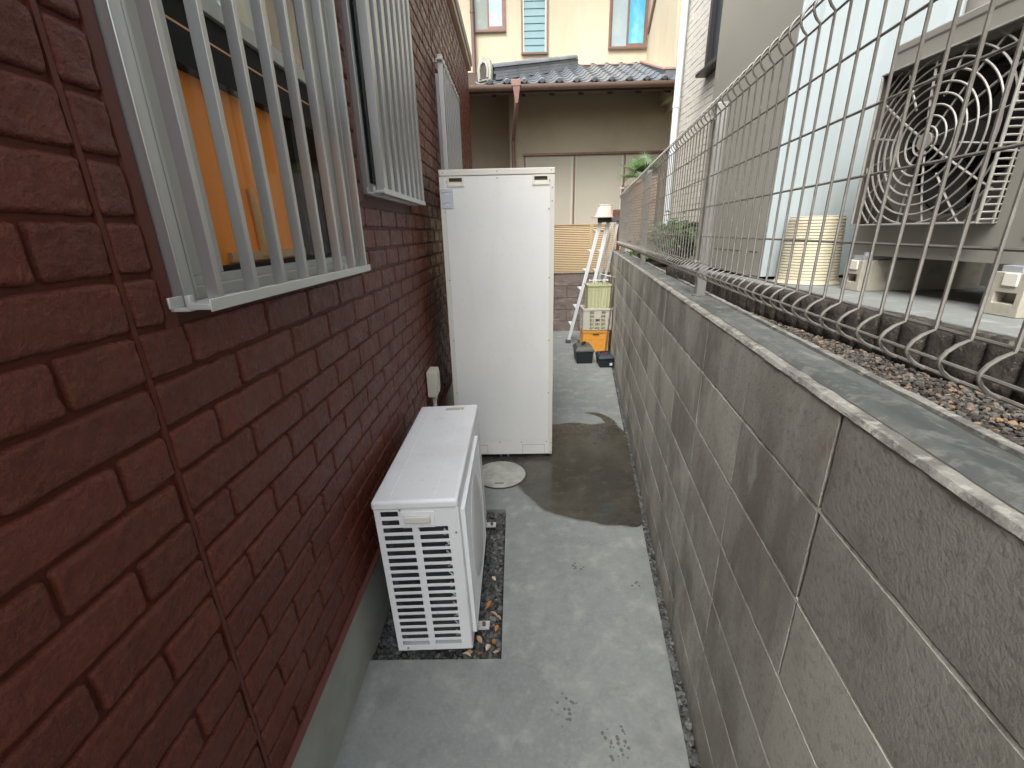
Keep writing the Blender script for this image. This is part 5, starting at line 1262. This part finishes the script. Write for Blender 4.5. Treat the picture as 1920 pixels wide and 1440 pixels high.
def crate(name, label, x0, x1, y0_, y1_, z0, z1, mt, rowsz, cols, taper=.015, slot=None):
    t_ = thing(name, label, 'crate', ((x0 + x1) / 2, (y0_ + y1_) / 2, z0), 'plastic crates stacked by the ladder')
    w = .012
    MB().box(x0 + taper, x1 - taper, y0_ + taper, y1_ - taper, z0, z0 + .012).build('bottom', M[mt], t_)
    b = MB(); h = z1 - z0
    rim0 = z1 - .028
    b.box(x0 - .004, x1 + .004, y0_ - .004, y0_ + w, rim0, z1); b.box(x0 - .004, x1 + .004, y1_ - w, y1_ + .004, rim0, z1); b.box(x0 - .004, x0 + w, y0_ + w, y1_ - w, rim0, z1); b.box(x1 - w, x1 + .004, y0_ + w, y1_ - w, rim0, z1)
    b.build('rim', M[mt], t_, bevel=.004)
    def side(axis, pos, th, u0, u1):
        us_ = [u0]; 
        for q in range(cols): c = u0 + (u1 - u0) * (q + .5) / cols; hw_ = (u1 - u0) / cols / 2 - .008; us_ += [c - hw_, c + hw_]
        us_.append(u1); ws_ = [z0 + .012]
        H0, H1 = z0 + .012, rim0
        for q in range(rowsz): c = H0 + (H1 - H0) * (q + .5) / rowsz; hw_ = (H1 - H0) / rowsz / 2 - .007; ws_ += [c - hw_, c + hw_]
        ws_.append(H1)
        def hl(u, q):
            iu = sum(u > s_ for s_ in us_) - 1; iw = sum(q > s_ for s_ in ws_) - 1
            if not (iu % 2 and iw % 2): return False
            cu, cw = iu // 2, iw // 2
            if cols == 5: return not (cu in (0, 4) or (cu == 2 and cw >= rowsz - 2))
            return True
        return MB().cells(axis, pos, us_, ws_, hl, th)
    side('y', y0_ + .002, .005, x0 + .004, x1 - .004).build('side', M[mt], t_); side('y', y1_ - .007, .005, x0 + .004, x1 - .004).build('side', M[mt], t_)
    side('x', x0 + .002, .005, y0_ + .008, y1_ - .008).build('side', M[mt], t_); side('x', x1 - .007, .005, y0_ + .008, y1_ - .008).build('side', M[mt], t_)
    if slot: MB().box(*slot).build('grip_hole', M['recess'], t_)
    return t_
yc = crate('crate', 'yellow-orange plastic crate at the bottom of the stack', .865, 1.205, 5.60, 5.88, .0005, .283, 'crate_yellow', 3, 5)
MB().box(.868, 1.202, 5.607, 5.611, .02, .25).build('liner', M['crate_yellow'], yc)
MB().box(.995, 1.075, 5.597, 5.6015, .225, .243).build('grip_hole', M['recess'], yc)
crate('crate', 'greyish white plastic crate on top of the yellow crate', .860, 1.232, 5.585, 5.90, .2845, .575, 'crate_white', 5, 5)
tb = thing('storage_tub', 'pale olive ribbed plastic tub standing in the white crate', 'tub', (1.055, 5.74, .2975))
V = []; F = []
rg = []
def rr_(x0, x1, y0_, y1_, z, rib=0):
    pts = []; n = 14
    for k in range(n): u = k / n; pts.append((x0 + (x1 - x0) * u, y0_ + (rib if k % 2 else 0), z))
    for k in range(6): pts.append((x1, y0_ + (y1_ - y0_) * k / 6, z))
    for k in range(n): u = k / n; pts.append((x1 + (x0 - x1) * u, y1_, z))
    for k in range(6): pts.append((x0, y1_ + (y0_ - y1_) * k / 6, z))
    return pts
L2 = [rr_(.925, 1.185, 5.63, 5.86, .298, .006), rr_(.912, 1.200, 5.62, 5.87, .845, .006), rr_(.905, 1.207, 5.612, 5.875, .847), rr_(.905, 1.207, 5.612, 5.875, .868), rr_(.915, 1.197, 5.622, 5.865, .868), rr_(.915, 1.197, 5.622, 5.865, .80)]
for g_ in L2: V += g_
m3 = len(L2[0])
for i in range(len(L2) - 1):
    for k in range(m3): k2 = (k + 1) % m3; F.append((i * m3 + k, i * m3 + k2, (i + 1) * m3 + k2, (i + 1) * m3 + k))
F.append(tuple(range(5 * m3, 6 * m3)))
MB().add(V, F).build('shell', M['olive'], tb)
wr = thing('wire_rack', 'thin dark wire rack with white clips propped in the olive tub', 'rack', (1.05, 5.76, .80))
b = MB()
for i in range(5): b.tube([(.955 + i * .052, 5.70, .802), (.955 + i * .052, 5.70, .915)], .003, 5)
for i in range(5): b.tube([(1.135 + i * .026, 5.78 - i * .008, .802 - 0), (1.10 + i * .044, 5.78 - i * .008, .985 - i * .012)], .003, 5)
b.build('wires', M['post_dark'], wr)
MB().tube([(.935, 5.70, .915), (1.185, 5.70, .915)], .005, 6).build('rod', M['white_label'], wr); MB().tube([(1.09, 5.782, .99), (1.285, 5.745, .935)], .005, 6).build('rod', M['white_label'], wr)
for i in range(6): MB().box(.938 + i * .044, .952 + i * .044, 5.690, 5.710, .905, .928).build('clip', M['white_label'], wr)
g = thing('wire_grid', 'dark wire grid panel leaning on the block wall beside the olive tub', 'grid', (1.20, 5.55, 0))
b = MB(); P0, P1 = Vector((1.155, 5.53, .002)), Vector((1.225, 5.53, .955)); Q = Vector((0.005, .22, 0))
b.tube([P0, P1, P1 + Q * 1, P0 + Q], .005, 6)
b.tube([P0, P0 + Q], .005, 6)
for i in range(1, 9): a = P0 + (P1 - P0) * i / 9; b.tube([a, a + Q], .0025, 5)
for i in range(1, 4): b.tube([P0 + Q * i / 4, P1 + Q * i / 4], .0025, 5)
b.build('wires', M['wood_post'], g)

t = thing('toolbox', 'black toolbox with a grey lid and brass clasp, left of the two on the ground', 'toolbox', (.81, 5.2, 0), 'toolboxes on the ground in front of the crates')
MB().add([(.722, 5.065, .0005), (.905, 5.065, .0005), (.905, 5.33, .0005), (.722, 5.33, .0005), (.708, 5.055, .145), (.918, 5.055, .145), (.918, 5.345, .145), (.708, 5.345, .145)],
         [(0, 3, 2, 1), (4, 5, 6, 7), (0, 1, 5, 4), (1, 2, 6, 5), (2, 3, 7, 6), (3, 0, 4, 7)]).build('tray', M['tool_black'], t, bevel=.008)
MB().add([(.700, 5.048, .1455), (.926, 5.048, .1455), (.926, 5.352, .1455), (.700, 5.352, .1455), (.702, 5.05, .168), (.924, 5.05, .168), (.924, 5.35, .168), (.702, 5.35, .168), (.728, 5.09, .205), (.898, 5.09, .205), (.898, 5.31, .205), (.728, 5.31, .205)],
         [(0, 3, 2, 1), (8, 9, 10, 11)] + [(4 * j + i, 4 * j + (i + 1) % 4, 4 * j + 4 + (i + 1) % 4, 4 * j + 4 + i) for j in range(2) for i in range(4)]).build('lid', M['tool_grey'], t, bevel=.005)
MB().tube([(.795, 5.16, .205), (.795, 5.16, .232), (.835, 5.22, .236), (.835, 5.28, .205)], .011, 8).build('handle', M['tool_black'], t, smooth=True)
MB().box(.800, .812, 5.070, 5.084, .165, .198).build('clasp', M['brass'], t, bevel=.002)
t = thing('toolbox', 'smaller navy black toolbox with a red latch and white label beside the block wall', 'toolbox', (1.04, 5.0, 0), 'toolboxes on the ground in front of the crates')
MB().add([(.962, 4.885, .0005), (1.112, 4.885, .0005), (1.112, 5.10, .0005), (.962, 5.10, .0005), (.948, 4.875, .105), (1.124, 4.875, .105), (1.124, 5.11, .105), (.948, 5.11, .105)],
         [(0, 3, 2, 1), (4, 5, 6, 7), (0, 1, 5, 4), (1, 2, 6, 5), (2, 3, 7, 6), (3, 0, 4, 7)]).build('tray', M['tool_black'], t, bevel=.008)
MB().add([(.942, 4.868, .1055), (1.130, 4.868, .1055), (1.130, 5.116, .1055), (.942, 5.116, .1055), (.944, 4.87, .122), (1.128, 4.87, .122), (1.128, 5.114, .122), (.944, 5.114, .122), (.965, 4.905, .148), (1.107, 4.905, .148), (1.107, 5.085, .148), (.965, 5.085, .148)],
         [(0, 3, 2, 1), (8, 9, 10, 11)] + [(4 * j + i, 4 * j + (i + 1) % 4, 4 * j + 4 + (i + 1) % 4, 4 * j + 4 + i) for j in range(2) for i in range(4)]).build('lid', M['tool_navy'], t, bevel=.005)
MB().tube([(.985, 5.0, .148), (.985, 5.0, .166), (1.085, 5.0, .166), (1.085, 5.0, .148)], .008, 8).build('handle', M['tool_black'], t, smooth=True)
MB().box(1.015, 1.035, 4.93, 5.05, .146, .157).build('latch', M['red'], t, bevel=.003)
MB().box(1.075, 1.105, 4.877, 4.8815, .028, .058).build('label', M['white_label'], t)
